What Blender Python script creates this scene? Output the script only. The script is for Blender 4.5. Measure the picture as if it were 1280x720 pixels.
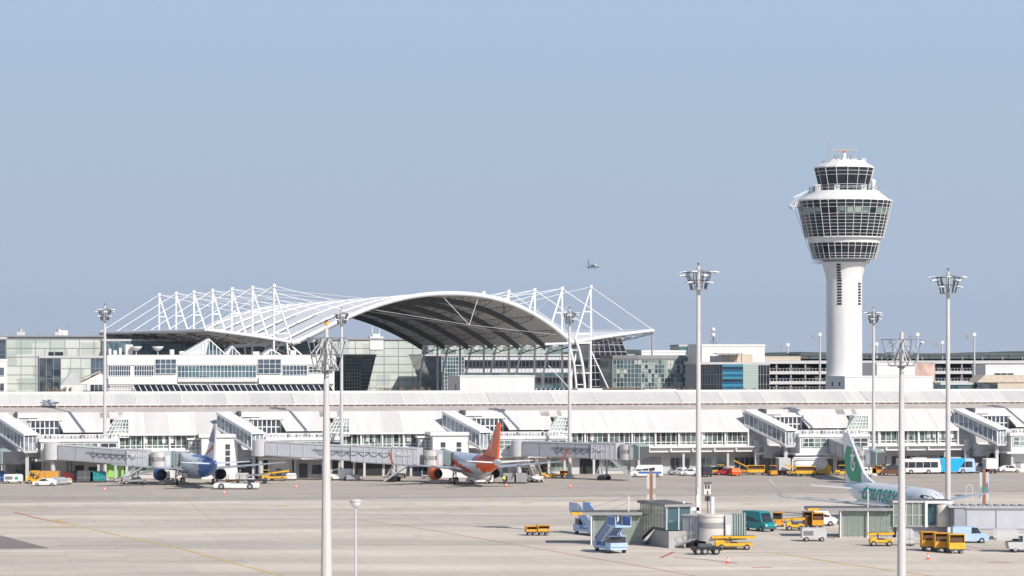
import bpy, bmesh, math, random
from mathutils import Vector, Matrix
for o in list(bpy.data.objects): bpy.data.objects.remove(o)
SC = bpy.context.scene
COL = SC.collection
R = math.radians
rng = random.Random(7)
# ------------------------------------------------------------------ camera, sky, sun, exposure
H = 27.5            # the viewer stands on a hill about 26 m above the apron
FOC = 3400.0        # focal length in pixels of a 1280 px wide picture
HOR = 440.0
cam_d = bpy.data.cameras.new('camera'); cam = bpy.data.objects.new('camera', cam_d); COL.objects.link(cam)
cam.location = (0, 0, H); cam.rotation_euler = (R(90), 0, 0)
cam_d.sensor_width = 36; cam_d.lens = 36*FOC/1280; cam_d.shift_y = (HOR-360)/1280
cam_d.clip_start = 1; cam_d.clip_end = 60000
SC.camera = cam
SUN_EL = 38.0
sdx, sdy = 0.60, -0.80      # direction towards the sun on the ground plan
w = bpy.data.worlds.new('World'); SC.world = w; w.use_nodes = True
nt = w.node_tree; nt.nodes.clear()
out = nt.nodes.new('ShaderNodeOutputWorld'); bg = nt.nodes.new('ShaderNodeBackground')
sky = nt.nodes.new('ShaderNodeTexSky'); sky.sky_type = 'NISHITA'; sky.sun_disc = False
sky.sun_elevation = R(SUN_EL); sky.sun_rotation = math.atan2(sdx, sdy)
sky.altitude = 450; sky.air_density = 1.0; sky.dust_density = 1.5; sky.ozone_density = 2.0
tc = nt.nodes.new('ShaderNodeTexCoord'); sep = nt.nodes.new('ShaderNodeSeparateXYZ')
nt.links.new(tc.outputs['Generated'], sep.inputs[0])
ramp = nt.nodes.new('ShaderNodeValToRGB')
nt.links.new(sep.outputs['Z'], ramp.inputs[0])
cr = ramp.color_ramp      # the dull blue-grey haze layer near the horizon
cr.elements[0].position = 0.0; cr.elements[0].color = (4.1, 4.85, 6.15, 1)
cr.elements[1].position = 0.02; cr.elements[1].color = (3.95, 4.75, 6.0, 1)
e = cr.elements.new(0.07); e.color = (3.75, 4.68, 5.95, 1)
e = cr.elements.new(0.13); e.color = (3.6, 4.85, 6.35, 1)
for e in cr.elements: e.color = tuple(c/10 for c in e.color[:3])+(1,)
mul = nt.nodes.new('ShaderNodeVectorMath'); mul.operation = 'SCALE'; mul.inputs['Scale'].default_value = 10.0
nt.links.new(ramp.outputs[0], mul.inputs[0])
mr = nt.nodes.new('ShaderNodeMapRange'); mr.inputs[1].default_value = 0.14; mr.inputs[2].default_value = 0.4
mr.inputs[3].default_value = 1; mr.inputs[4].default_value = 0
nt.links.new(sep.outputs['Z'], mr.inputs[0])
mx = nt.nodes.new('ShaderNodeMix'); mx.data_type = 'RGBA'
nt.links.new(mr.outputs[0], mx.inputs[0]); nt.links.new(sky.outputs[0], mx.inputs[6]); nt.links.new(mul.outputs[0], mx.inputs[7])
nt.links.new(mx.outputs[2], bg.inputs[0]); bg.inputs[1].default_value = 0.095
nt.links.new(bg.outputs[0], out.inputs[0])
sl = bpy.data.lights.new('sun', 'SUN'); sl.energy = 3.9; sl.angle = R(0.5); sl.color = (1.0, 0.935, 0.86)
so = bpy.data.objects.new('sun', sl); COL.objects.link(so)
ce = math.cos(R(SUN_EL)); so.rotation_euler = Vector((-sdx*ce, -sdy*ce, -math.sin(R(SUN_EL)))).to_track_quat('-Z', 'Y').to_euler()
SC.view_settings.view_transform = 'Standard'; SC.view_settings.look = 'None'; SC.view_settings.gamma = 1
SC.view_settings.exposure = 0.28
SC.cycles.max_bounces = 6; SC.cycles.transparent_max_bounces = 12
# ------------------------------------------------------------------ materials
MATS = {}
def mat(name, col, rough=0.6, metal=0.0, noise=0.0, scale=1.0, bump=0.0, spec=0.5, emis=None, stretch=None, coat=0.0):
    m = bpy.data.materials.new(name); m.use_nodes = True; MATS[name] = m
    n = m.node_tree; b = n.nodes['Principled BSDF']
    b.inputs['Base Color'].default_value = (*col, 1); b.inputs['Roughness'].default_value = rough
    b.inputs['Metallic'].default_value = metal; b.inputs['Specular IOR Level'].default_value = spec
    b.inputs['Coat Weight'].default_value = coat
    if noise or bump:
        t = n.nodes.new('ShaderNodeTexCoord'); mp = n.nodes.new('ShaderNodeMapping')
        if stretch: mp.inputs['Scale'].default_value = stretch
        nz = n.nodes.new('ShaderNodeTexNoise'); nz.inputs['Scale'].default_value = scale; nz.inputs['Detail'].default_value = 5
        n.links.new(t.outputs['Object'], mp.inputs[0]); n.links.new(mp.outputs[0], nz.inputs[0])
        if noise:
            cm = n.nodes.new('ShaderNodeMapRange'); cm.inputs[1].default_value = 0.3; cm.inputs[2].default_value = 0.7
            cm.inputs[3].default_value = 1-noise; cm.inputs[4].default_value = 1+noise
            n.links.new(nz.outputs[0], cm.inputs[0])
            vm = n.nodes.new('ShaderNodeVectorMath'); vm.operation = 'SCALE'; vm.inputs[0].default_value = col
            n.links.new(cm.outputs[0], vm.inputs['Scale']); n.links.new(vm.outputs[0], b.inputs['Base Color'])
        if bump:
            bp = n.nodes.new('ShaderNodeBump'); bp.inputs['Strength'].default_value = bump; bp.inputs['Distance'].default_value = 0.05
            n.links.new(nz.outputs[0], bp.inputs['Height']); n.links.new(bp.outputs[0], b.inputs['Normal'])
    if emis: b.inputs['Emission Color'].default_value = (*emis, 1); b.inputs['Emission Strength'].default_value = 1
    return m
mat('white_paint', (0.74, 0.73, 0.71), 0.45, noise=0.07, scale=0.5, stretch=(1, 1, .18))
mat('white_roof', (0.63, 0.615, 0.59), 0.5, noise=0.07, scale=0.6, stretch=(1, .12, .12))
mat('grey_roof', (0.565, 0.555, 0.535), 0.5, noise=0.06, scale=0.25, stretch=(1, .2, .2))
mat('roof_rib', (0.8, 0.8, 0.79), 0.4)
mat('flat_roof', (0.50, 0.455, 0.42), 0.85, noise=0.12, scale=0.3)
mat('gravel_roof', (0.42, 0.38, 0.34), 0.9, noise=0.15, scale=0.8)
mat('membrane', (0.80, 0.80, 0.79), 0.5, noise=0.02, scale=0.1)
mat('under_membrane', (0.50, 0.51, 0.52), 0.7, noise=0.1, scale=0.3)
mat('rib_grey', (0.10, 0.11, 0.12), 0.6)
mat('shade_glass', (0.62, 0.65, 0.69), 0.4)
mat('steel_white', (0.80, 0.80, 0.80), 0.4)
mat('galv', (0.42, 0.43, 0.45), 0.45, 0.5, noise=0.12, scale=3.0)
mat('pole_grey', (0.60, 0.58, 0.57), 0.5, 0.1, noise=0.08, scale=1.2, stretch=(3, 3, .3))
mat('dark_steel', (0.09, 0.095, 0.10), 0.5)
mat('mid_grey', (0.30, 0.30, 0.31), 0.6, noise=0.05, scale=1)
mat('light_grey', (0.52, 0.52, 0.53), 0.55, noise=0.05, scale=1)
mat('tunnel_grey', (0.36, 0.37, 0.41), 0.45, noise=0.06, scale=0.6)
mat('pale_tunnel', (0.52, 0.53, 0.57), 0.45, noise=0.06, scale=0.6)
mat('bellows', (0.30, 0.38, 0.37), 0.7)
mat('concrete', (0.40, 0.395, 0.38), 0.85, noise=0.1, scale=0.5, bump=0.2)
mat('black', (0.02, 0.02, 0.022), 0.5)
mat('rubber', (0.025, 0.025, 0.027), 0.8)
mat('rim', (0.45, 0.45, 0.46), 0.4, 0.5)
mat('yellow', (0.72, 0.42, 0.03), 0.5, noise=0.18, scale=2)
mat('amber', (0.68, 0.32, 0.025), 0.55, noise=0.2, scale=2)
mat('red', (0.50, 0.035, 0.03), 0.4)
mat('maroon', (0.18, 0.02, 0.03), 0.35)
mat('orange', (0.85, 0.13, 0.02), 0.35)
mat('cone_orange', (0.9, 0.12, 0.05), 0.5)
mat('blue_paint', (0.05, 0.16, 0.45), 0.4)
mat('deep_blue', (0.02, 0.07, 0.26), 0.35)
mat('pale_blue', (0.42, 0.56, 0.78), 0.4)
mat('cyan', (0.01, 0.38, 0.66), 0.35)
mat('teal', (0.01, 0.24, 0.26), 0.35)
mat('lime', (0.28, 0.62, 0.12), 0.5)
mat('green_paint', (0.005, 0.33, 0.16), 0.35)
mat('text_green', (0.0, 0.36, 0.24), 0.4)
mat('silver', (0.50, 0.53, 0.57), 0.3, 0.4)
mat('silver_body', (0.60, 0.62, 0.66), 0.35, 0.15)
mat('plane_white', (0.74, 0.77, 0.80), 0.3, coat=0.3)
mat('plane_pale', (0.55, 0.62, 0.73), 0.3, coat=0.3)
mat('magenta', (0.45, 0.04, 0.22), 0.4)
mat('brown_post', (0.28, 0.13, 0.06), 0.6)
mat('brown_box', (0.13, 0.06, 0.03), 0.7)
mat('beige_panel', (0.62, 0.59, 0.55), 0.5, noise=0.04, scale=1)
mat('beige', (0.55, 0.47, 0.38), 0.7, noise=0.1, scale=1)
mat('poster_pink', (0.55, 0.38, 0.33), 0.5, noise=0.5, scale=0.25)
mat('poster_blue', (0.16, 0.18, 0.28), 0.5, noise=0.5, scale=0.35)
mat('skin', (0.5, 0.3, 0.22), 0.6)
mat('hivis', (0.65, 0.85, 0.05), 0.6)
mat('navy', (0.02, 0.025, 0.05), 0.7)
mat('chrome', (0.6, 0.6, 0.62), 0.25, 0.8)
mat('lamp_glass', (0.75, 0.75, 0.72), 0.2)
mat('tail_light', (0.5, 0.01, 0.01), 0.3)
# glass that mirrors the sky, with panes that differ
def glass(name, c1, c2, rough=0.12, scale=0.6, spec=0.6):
    m = mat(name, c1, rough, spec=spec); n = m.node_tree; b = n.nodes['Principled BSDF']
    t = n.nodes.new('ShaderNodeTexCoord'); mp = n.nodes.new('ShaderNodeMapping'); mp.inputs['Scale'].default_value = (scale, scale, scale*1.3)
    v = n.nodes.new('ShaderNodeTexVoronoi'); v.distance = 'CHEBYCHEV'; v.inputs['Randomness'].default_value = 0.35
    v.inputs['Scale'].default_value = 1
    mxx = n.nodes.new('ShaderNodeMix'); mxx.data_type = 'RGBA'; mxx.inputs[6].default_value = (*c1, 1); mxx.inputs[7].default_value = (*c2, 1)
    s = n.nodes.new('ShaderNodeSeparateColor')
    n.links.new(t.outputs['Object'], mp.inputs[0]); n.links.new(mp.outputs[0], v.inputs['Vector']); n.links.new(v.outputs['Color'], s.inputs[0])
    n.links.new(s.outputs[0], mxx.inputs[0]); n.links.new(mxx.outputs[2], b.inputs['Base Color'])
    return m
glass('glass_dark', (0.025, 0.035, 0.05), (0.09, 0.11, 0.13), scale=0.5)
glass('glass_black', (0.015, 0.02, 0.03), (0.03, 0.035, 0.05), scale=0.4)
glass('glass_green', (0.05, 0.10, 0.10), (0.36, 0.44, 0.40), scale=0.55)
glass('glass_pale', (0.40, 0.47, 0.43), (0.66, 0.68, 0.63), scale=0.22)  # look of lit panes is put into this pale base colour
glass('glass_teal', (0.02, 0.07, 0.09), (0.12, 0.20, 0.23), scale=0.35)
glass('glass_blue', (0.03, 0.05, 0.08), (0.11, 0.145, 0.18), scale=0.3)
glass('glass_gate', (0.015, 0.025, 0.03), (0.20, 0.26, 0.23), scale=0.9)
glass('glass_stair', (0.10, 0.13, 0.16), (0.34, 0.39, 0.42), scale=0.8)
mat('rack_grey', (0.20, 0.21, 0.23), 0.5)
mat('roof_dark', (0.13, 0.125, 0.125), 0.8, noise=0.1, scale=1)
mat('steel_blue', (0.17, 0.27, 0.46), 0.4)
glass('glass_tower', (0.008, 0.012, 0.02), (0.03, 0.038, 0.05), scale=0.4, spec=0.3)
mat('stripe_blue', (0.02, 0.10, 0.19), 0.2)
mat('stripe_teal', (0.05, 0.24, 0.34), 0.2)
mat('pale_green_glass', (0.36, 0.46, 0.41), 0.2)
glass('glass_sun', (0.10, 0.18, 0.17), (0.50, 0.56, 0.50), scale=0.4)  # paler green glass with the sunlit look put into its colours
glass('car_glass', (0.02, 0.025, 0.03), (0.04, 0.05, 0.06), scale=1)
m = bpy.data.materials.new('clear_glass'); m.use_nodes = True; MATS['clear_glass'] = m
n = m.node_tree; n.nodes.clear(); o_ = n.nodes.new('ShaderNodeOutputMaterial'); mi = n.nodes.new('ShaderNodeMixShader')
tr = n.nodes.new('ShaderNodeBsdfTransparent'); tr.inputs[0].default_value = (0.84, 0.88, 0.85, 1)
gl = n.nodes.new('ShaderNodeBsdfPrincipled'); gl.inputs['Base Color'].default_value = (0.42, 0.49, 0.44, 1); gl.inputs['Roughness'].default_value = 0.08
mi.inputs[0].default_value = 0.42
n.links.new(tr.outputs[0], mi.inputs[1]); n.links.new(gl.outputs[0], mi.inputs[2]); n.links.new(mi.outputs[0], o_.inputs[0])
# ------------------------------------------------------------------ mesh builder
class MB:
    def __init__(s): s.v = []; s.f = []; s.m = []; s.sm = []; s.mats = []; s.M = None
    def mi(s, m):
        if m not in s.mats: s.mats.append(m)
        return s.mats.index(m)
    def add(s, vs, fs, m, smooth=False):
        b = len(s.v)
        for p in vs:
            p = Vector(p); s.v.append(s.M @ p if s.M else p)
        k = s.mi(m)
        for f in fs: s.f.append([b+i for i in f]); s.m.append(k); s.sm.append(smooth)
        return s
    def box(s, x0, x1, y0, y1, z0, z1, m):
        return s.hexa([(x0,y0,z0),(x1,y0,z0),(x1,y1,z0),(x0,y1,z0),(x0,y0,z1),(x1,y0,z1),(x1,y1,z1),(x0,y1,z1)], m)
    def hexa(s, p, m): return s.add(p, [(0,3,2,1),(4,5,6,7),(0,1,5,4),(1,2,6,5),(2,3,7,6),(3,0,4,7)], m)
    def quad(s, a, b, c, d, m): return s.add([a,b,c,d], [(0,1,2,3)], m)
    def prism(s, pts, y0, y1, m, axis='y', taper=0.0):
        """polygon (x,z) extruded along y (axis='y') or (x,y) along z (axis='z')"""
        n = len(pts)
        if axis == 'y':
            A = [(x,y0,z) for x,z in pts]; B = [(x,y1,z) for x,z in pts]
        elif axis == 'x':
            A = [(y0,x,z) for x,z in pts]; B = [(y1,x,z) for x,z in pts]
        else: A = [(x,y,y0) for x,y in pts]; B = [(x,y,y1) for x,y in pts]
        return s.add(A+B, [tuple(range(n)), tuple(range(2*n-1, n-1, -1))]+[(i, i+n, (i+1)%n+n, (i+1)%n) for i in range(n)], m)
    def cyl(s, p, q, r0, r1, m, n=8, caps=True, smooth=True):
        p = Vector(p); q = Vector(q); d = (q-p); 
        if d.length < 1e-6: return s
        d.normalize(); a = d.orthogonal().normalized(); b = d.cross(a)
        ring = lambda c, r: [c+a*(r*math.cos(2*math.pi*i/n))+b*(r*math.sin(2*math.pi*i/n)) for i in range(n)]
        A = ring(p, r0); B = ring(q, r1)
        s.add(A+B, [(i, (i+1)%n, (i+1)%n+n, i+n) for i in range(n)], m, smooth)
        if caps: s.add(A, [tuple(range(n-1, -1, -1))], m); s.add(B, [tuple(range(n))], m)
        return s
    def bar(s, p, q, w, m, h=None):
        p = Vector(p); q = Vector(q); d = (q-p).normalized(); up = Vector((0,0,1)) if abs(d.z) < .95 else Vector((0,1,0))
        a = d.cross(up).normalized()*w/2; b = a.cross(d).normalized()*(h or w)/2
        return s.hexa([p-a-b, p+a-b, p+a+b, p-a+b, q-a-b, q+a-b, q+a+b, q-a+b], m)
    def tube(s, pts, r, m, n=6):
        for i in range(len(pts)-1): s.cyl(pts[i], pts[i+1], r, r, m, n)
        return s
    def lathe(s, prof, m, c=(0,0), n=24, smooth=True, axis='z'):
        V = []
        for r, z in prof:
            for i in range(n):
                t = 2*math.pi*i/n
                if axis == 'z': V.append((c[0]+r*math.cos(t), c[1]+r*math.sin(t), z))
                else: V.append((z, c[0]+r*math.cos(t), c[1]+r*math.sin(t)))
        F = []
        for j in range(len(prof)-1):
            for i in range(n): F.append((j*n+i, j*n+(i+1)%n, (j+1)*n+(i+1)%n, (j+1)*n+i))
        return s.add(V, F, m, smooth)
    def grid(s, P, m, smooth=True, thick=None, m2=None):
        a = len(P); b = len(P[0]); V = [p for r in P for p in r]
        F = [(i*b+j, (i+1)*b+j, (i+1)*b+j+1, i*b+j+1) for i in range(a-1) for j in range(b-1)]
        s.add(V, F, m, smooth)
        if thick:
            V2 = [Vector(p)-Vector((0,0,thick)) for p in V]; s.add(V2, [f[::-1] for f in F], m2 or m, smooth)
            def edge(idx):
                for q in range(len(idx)-1):
                    i, j = idx[q], idx[q+1]; s.add([V[i], V[j], V2[j], V2[i]], [(0,1,2,3)], m)
            edge([j for j in range(b)]); edge([(a-1)*b+j for j in range(b)]); edge([i*b for i in range(a)]); edge([i*b+b-1 for i in range(a)])
        return s
    def build(s, name, parent=None, label=None, loc=None, rot=None):
        me = bpy.data.meshes.new(name); me.from_pydata([tuple(p) for p in s.v], [], s.f)
        for k in s.mats: me.materials.append(MATS[k])
        me.polygons.foreach_set('material_index', s.m); me.polygons.foreach_set('use_smooth', s.sm)
        me.update()
        o = bpy.data.objects.new(name, me); COL.objects.link(o)
        if parent: o.parent = parent
        if loc is not None: o.location = loc
        if rot is not None: o.rotation_euler = (0,0,rot)
        if label: o['label'] = label
        return o
def tag(o, label, cat, group=None, kind=None):
    if label: o['label'] = label
    if cat: o['category'] = cat
    if group: o['group'] = group
    if kind: o['kind'] = kind
    return o
def thing(name, label, cat, loc=(0,0,0), rz=0, group=None):
    o = bpy.data.objects.new(name, None); COL.objects.link(o); o.empty_display_size = .5
    o.location = loc; o.rotation_euler = (0,0,rz)
    return tag(o, label, cat, group)
def struct(name, mb):
    o = mb.build(name); o['kind'] = 'structure'; return o
def tree(o): return [c for c in bpy.data.objects if c.parent == o]
def dup(o, loc=None, rz=None, label=None, group=None, parent=None, scale=None):
    kids = tree(o); c = o.copy(); COL.objects.link(c)
    if parent: c.parent = parent
    for k in kids: dup(k, parent=c)
    if loc is not None: c.location = loc
    if rz is not None: c.rotation_euler = (0,0,rz)
    if scale: c.scale = scale
    if label: c['label'] = label
    if group: c['group'] = group
    return c
# a pixel of the 1280 px photograph and a distance give a place on the plan
def gp(px, py, z=0.0):
    s = (py-HOR)/(H-z); return Vector(((px-640)/s, FOC/s, z))
def wp(px, s, z=0.0): return Vector(((px-640)/s, FOC/s, z))
def zz(py, s): return H-(py-HOR)/s
# buildings of the terminal share one direction
ANG = R(11.6); CU, SU = math.cos(ANG), math.sin(ANG)
class Frame:
    def __init__(s, px, sc): s.o = wp(px, sc); s.s0 = sc
    def u(s, px, v=0.0):
        k = (px-640)/FOC; ox, oy = s.o.x-v*SU, s.o.y+v*CU
        return (k*oy-ox)/(CU-k*SU)
    def sc(s, u, v=0.0): return FOC/(s.o.y+u*SU+v*CU)
    def z(s, py, px, v=0.0): return zz(py, s.sc(s.u(px, v), v))
    def w(s, u, v, z=0.0): return Vector((s.o.x+u*CU-v*SU, s.o.y+u*SU+v*CU, z))
def win_band(name, parent, x0, x1, y, z0, z1, nx, nz=1, g='glass_dark', fr='steel_white', t=0.12, fw=0.1, label=None, shear=0.0, zs=None, ybot=None):
    """glazing facing -y: a pane sheet with mullions standing proud; ybot leans the foot inwards"""
    mb = MB(); yb = y if ybot is None else ybot
    mb.hexa([(x0,yb,z0),(x1,yb,z0),(x1,yb+.06,z0),(x0,yb+.06,z0),(x0+shear,y,z1),(x1+shear,y,z1),(x1+shear,y+.06,z1),(x0+shear,y+.06,z1)], g)
    for i in range(nx+1):
        x = x0+(x1-x0)*i/nx
        mb.bar((x, yb-t/2+.01, z0), (x+shear, y-t/2+.01, z1), fw, fr, t)
    for z_ in (zs if zs else [z0+(z1-z0)*i/nz for i in range(nz+1)]):
        k = (z_-z0)/(z1-z0)
        mb.box(x0+shear*k-fw/2, x1+shear*k+fw/2, yb+(y-yb)*k-t+.004, yb+(y-yb)*k+.004, z_-fw/2, z_+fw/2, fr)
    return mb.build(name, parent, label)
# ------------------------------------------------------------------ ground
def ground_mat(name, col, joint=7.5, jd=0.91, streak=0.15):
    m = bpy.data.materials.new(name); m.use_nodes = True; MATS[name] = m
    n = m.node_tree; b = n.nodes['Principled BSDF']; b.inputs['Roughness'].default_value = 0.85; b.inputs['Specular IOR Level'].default_value = 0.25
    g = n.nodes.new('ShaderNodeNewGeometry')
    def noise(sc, st, det=5):
        mp = n.nodes.new('ShaderNodeMapping'); mp.inputs['Scale'].default_value = st
        nz = n.nodes.new('ShaderNodeTexNoise'); nz.inputs['Scale'].default_value = sc; nz.inputs['Detail'].default_value = det
        n.links.new(g.outputs['Position'], mp.inputs[0]); n.links.new(mp.outputs[0], nz.inputs[0]); return nz.outputs[0]
    def mrange(src, a, b_, c, d):
        r = n.nodes.new('ShaderNodeMapRange'); r.inputs[1].default_value = a; r.inputs[2].default_value = b_; r.inputs[3].default_value = c; r.inputs[4].default_value = d
        n.links.new(src, r.inputs[0]); return r.outputs[0]
    def mulv(a, b_):
        x = n.nodes.new('ShaderNodeMath'); x.operation = 'MULTIPLY'; n.links.new(a, x.inputs[0]); n.links.new(b_, x.inputs[1]); return x.outputs[0]
    s1 = mrange(noise(1.0, (0.006, 0.05, 1)), 0.35, 0.65, 1-streak, 1+streak)      # lanes of wear
    s2 = mrange(noise(1.0, (0.03, 0.09, 1)), 0.3, 0.7, 1-streak*.6, 1+streak*.6)
    s3 = mrange(noise(1.0, (0.6, 0.6, 1)), 0.3, 0.7, 0.95, 1.05)
    s5 = mrange(noise(1.0, (0.02, 0.35, 1), 3), 0.62, 0.74, 1.0, 0.74)       # tyre and oil marks
    br = n.nodes.new('ShaderNodeTexBrick'); br.offset = 0; br.inputs['Scale'].default_value = 1
    br.inputs['Brick Width'].default_value = joint; br.inputs['Row Height'].default_value = joint; br.inputs['Mortar Size'].default_value = 0.12
    br.inputs['Mortar Smooth'].default_value = 0.6
    br.inputs['Color1'].default_value = (.95,.95,.95,1); br.inputs['Color2'].default_value = (1.04,1.04,1.04,1); br.inputs['Mortar'].default_value = (jd,jd,jd,1)
    rot = n.nodes.new('ShaderNodeMapping'); rot.inputs['Rotation'].default_value = (0,0,-ANG)
    n.links.new(g.outputs['Position'], rot.inputs[0]); n.links.new(rot.outputs[0], br.inputs['Vector'])
    s4 = n.nodes.new('ShaderNodeSeparateColor'); n.links.new(br.outputs[0], s4.inputs[0])
    k = mulv(mulv(mulv(s1, s2), mulv(s3, s5)), s4.outputs[0])
    vm = n.nodes.new('ShaderNodeVectorMath'); vm.operation = 'SCALE'; vm.inputs[0].default_value = col
    n.links.new(k, vm.inputs['Scale']); n.links.new(vm.outputs[0], b.inputs['Base Color'])
ground_mat('apron_concrete', (0.59, 0.525, 0.445))
ground_mat('apron_grey', (0.44, 0.39, 0.34), streak=0.07)
ground_mat('apron_strip', (0.53, 0.47, 0.40))
ground_mat('stand_asphalt', (0.27, 0.24, 0.225), joint=30)
mat('far_grass', (0.09, 0.10, 0.05), 0.9, noise=0.2, scale=0.01)
mat('far_wood', (0.03, 0.05, 0.03), 0.9, noise=0.2, scale=0.01)
mat('line_yellow', (0.62, 0.42, 0.10), 0.7, noise=0.2, scale=0.4)
mat('line_red', (0.50, 0.16, 0.13), 0.7, noise=0.2, scale=0.4)
mat('line_white', (0.6, 0.6, 0.58), 0.7, noise=0.2, scale=0.4)
mat('line_grey', (0.22, 0.20, 0.20), 0.8, noise=0.15, scale=0.4)
def sheet(name, pts, m, z):
    mb = MB(); mb.add([(p[0], p[1], z) for p in pts], [tuple(range(len(pts)))], m); return struct(name, mb)
sheet('ground', [(-8800,-900),(8800,-900),(8800,8900),(-8800,8900)], 'far_grass', 0)
sheet('apron', [(-900,120),(900,120),(900,900),(-900,900)], 'apron_concrete', 0.004)
def across(py, d=0):       # a line parallel with the terminal
    a = gp(640, py); return [(a.x-600*CU, a.y-600*SU), (a.x+600*CU, a.y+600*SU)]
a0, a1 = across(622); a2 = (a1[0]-200*SU, a1[1]+200*CU); a3 = (a0[0]-200*SU, a0[1]+200*CU)
sheet('service_road', [a0, a1, a2, a3], 'apron_grey', 0.008)
s0, s1 = across(644); s3, s2 = across(659)
sheet('apron_strip', [s3, s2, s1, s0], 'apron_strip', 0.0065)
sheet('asphalt_patch', [gp(-60,668).xy, gp(0,669).xy, gp(62,685.5).xy, gp(-60,687).xy], 'stand_asphalt', 0.009)
def line(name, pts, m, wdt=0.35, z=0.013, world=False):
    mb = MB(); P = [Vector(p) if world else gp(*p) for p in pts]
    for i in range(len(P)-1):
        d = (P[i+1]-P[i]); d.z = 0; d.normalize(); q = Vector((-d.y, d.x, 0))*wdt/2
        mb.add([(*(P[i]-q).xy, z+i*5e-5), (*(P[i+1]-q).xy, z+i*5e-5), (*(P[i+1]+q).xy, z+i*5e-5), (*(P[i]+q).xy, z+i*5e-5)], [(0,1,2,3)], m)
    return struct(name, mb)
line('yellow_taxi_line', [(-10,645),(30,646.5),(69,650.6),(108,660),(164,673),(230,687),(295,705),(360,722)], 'line_yellow', 0.45)
line('yellow_curve_line', [(100,655.5),(80,656),(71,653),(74,649.5),(90,647.5),(110,648)], 'line_yellow', 0.4, 0.017)
line('red_stand_line', [(17,640),(40,646),(60,650.6),(85,654)], 'line_red', 0.45, 0.021)
line('yellow_lead_line', [(-5,632),(15,634),(33,638.5),(62,639.5)], 'line_yellow', 0.4, 0.021)
line('yellow_stop_bar', [(49,659),(95,658.5)], 'line_yellow', 1.0, 0.025)
line('yellow_stop_bar', [(47,633.6),(59,633.6)], 'line_yellow', 1.6, 0.025)
line('yellow_stop_bar', [(344,632.6),(359,632.6)], 'line_yellow', 1.6, 0.025)
line('yellow_stop_bar', [(648,628.5),(664,628.5)], 'line_yellow', 1.6, 0.025)
line('yellow_stop_bar', [(720,627),(738,625)], 'line_yellow', 1.8, 0.025)
line('yellow_stop_bar', [(795,625.4),(805,624.8)], 'line_yellow', 1.8, 0.025)
line('yellow_stop_bar', [(928,630),(942,630)], 'line_yellow', 1.6, 0.025)
for px_, py_ in ((499,636),(513,630),(548,630),(581,635),(614,632.5)): line('yellow_stop_bar', [(px_-6,py_),(px_+6,py_)], 'line_yellow', 1.6, 0.025)
line('grey_seam', [(-20,643),(640,644.2),(1290,642)], 'line_grey', 0.5, 0.017)
line('grey_seam', [(440,658),(560,656),(660,661)], 'line_grey', 0.5, 0.017)
line('yellow_guide_line', [(965,691),(985,693.5),(1009,697.5),(1060,705.5),(1100,711),(1150,718),(1190,724)], 'line_yellow', 0.6)
line('red_clearance_line', [(440,649),(500,656.5),(560,666.5),(640,680),(719,694),(801,708),(880,722)], 'line_red', 0.3)
line('red_clearance_line', [(826,697.5),(842,690)], 'line_red', 0.5, 0.029)
line('red_clearance_line', [(842,697),(880,699.5),(921,704)], 'line_red', 0.35, 0.033)
line('red_clearance_line', [(940,709.5),(965,709)], 'line_red', 0.8)
line('red_clearance_line', [(1235,703),(1262,703)], 'line_red', 0.8)
line('red_clearance_line', [(1185,680),(1230,686),(1300,688)], 'line_red', 0.4)
line('grey_seam', [(-20,684.5),(140,682),(400,681.5),(640,681)], 'line_grey', 0.35)
line('grey_seam', [(-20,687.5),(200,684.5),(430,684.5)], 'line_grey', 0.35)
line('grey_seam', [(-20,624),(240,622.5),(640,621),(1290,618)], 'line_grey', 0.8, 0.017)
line('pale_edge_strip', [(-20,627),(640,624.8),(1290,622)], 'line_white', 0.5, 0.015)
line('yellow_stand_line', [(210,606),(232,625),(280,660)], 'line_yellow', 0.1, 0.019)
line('yellow_stand_line', [(590,608),(610,626)], 'line_yellow', 0.12, 0.019)
# distant land
mb = MB()
P = []
for i in range(121):
    x = -3000+50*i; hgt = 26+4*math.sin(i*.21)+3*math.sin(i*.57+1)+2*rng.random(); P.append([(x, 8000, 0), (x, 8050, hgt), (x, 8400, hgt*.9)])
mb.grid(P, 'far_wood', smooth=False)
struct('hills', mb)
mb = MB(); mb.box(-9000, 9000, -1000, 9000, -1, 180, 'white_paint'); hz = mb.build('haze'); hz['kind'] = 'stuff'
hm = bpy.data.materials.new('haze'); hm.use_nodes = True; hn = hm.node_tree; hn.nodes.clear()
ho = hn.nodes.new('ShaderNodeOutputMaterial'); hv = hn.nodes.new('ShaderNodeVolumePrincipled'); hv.inputs['Color'].default_value = (0.78, 0.87, 1.0, 1)
hv.inputs['Density'].default_value = 0.000035; hv.inputs['Anisotropy'].default_value = 0.3; hn.links.new(hv.outputs[0], ho.inputs['Volume'])
hz.data.materials.clear(); hz.data.materials.append(hm)
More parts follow.
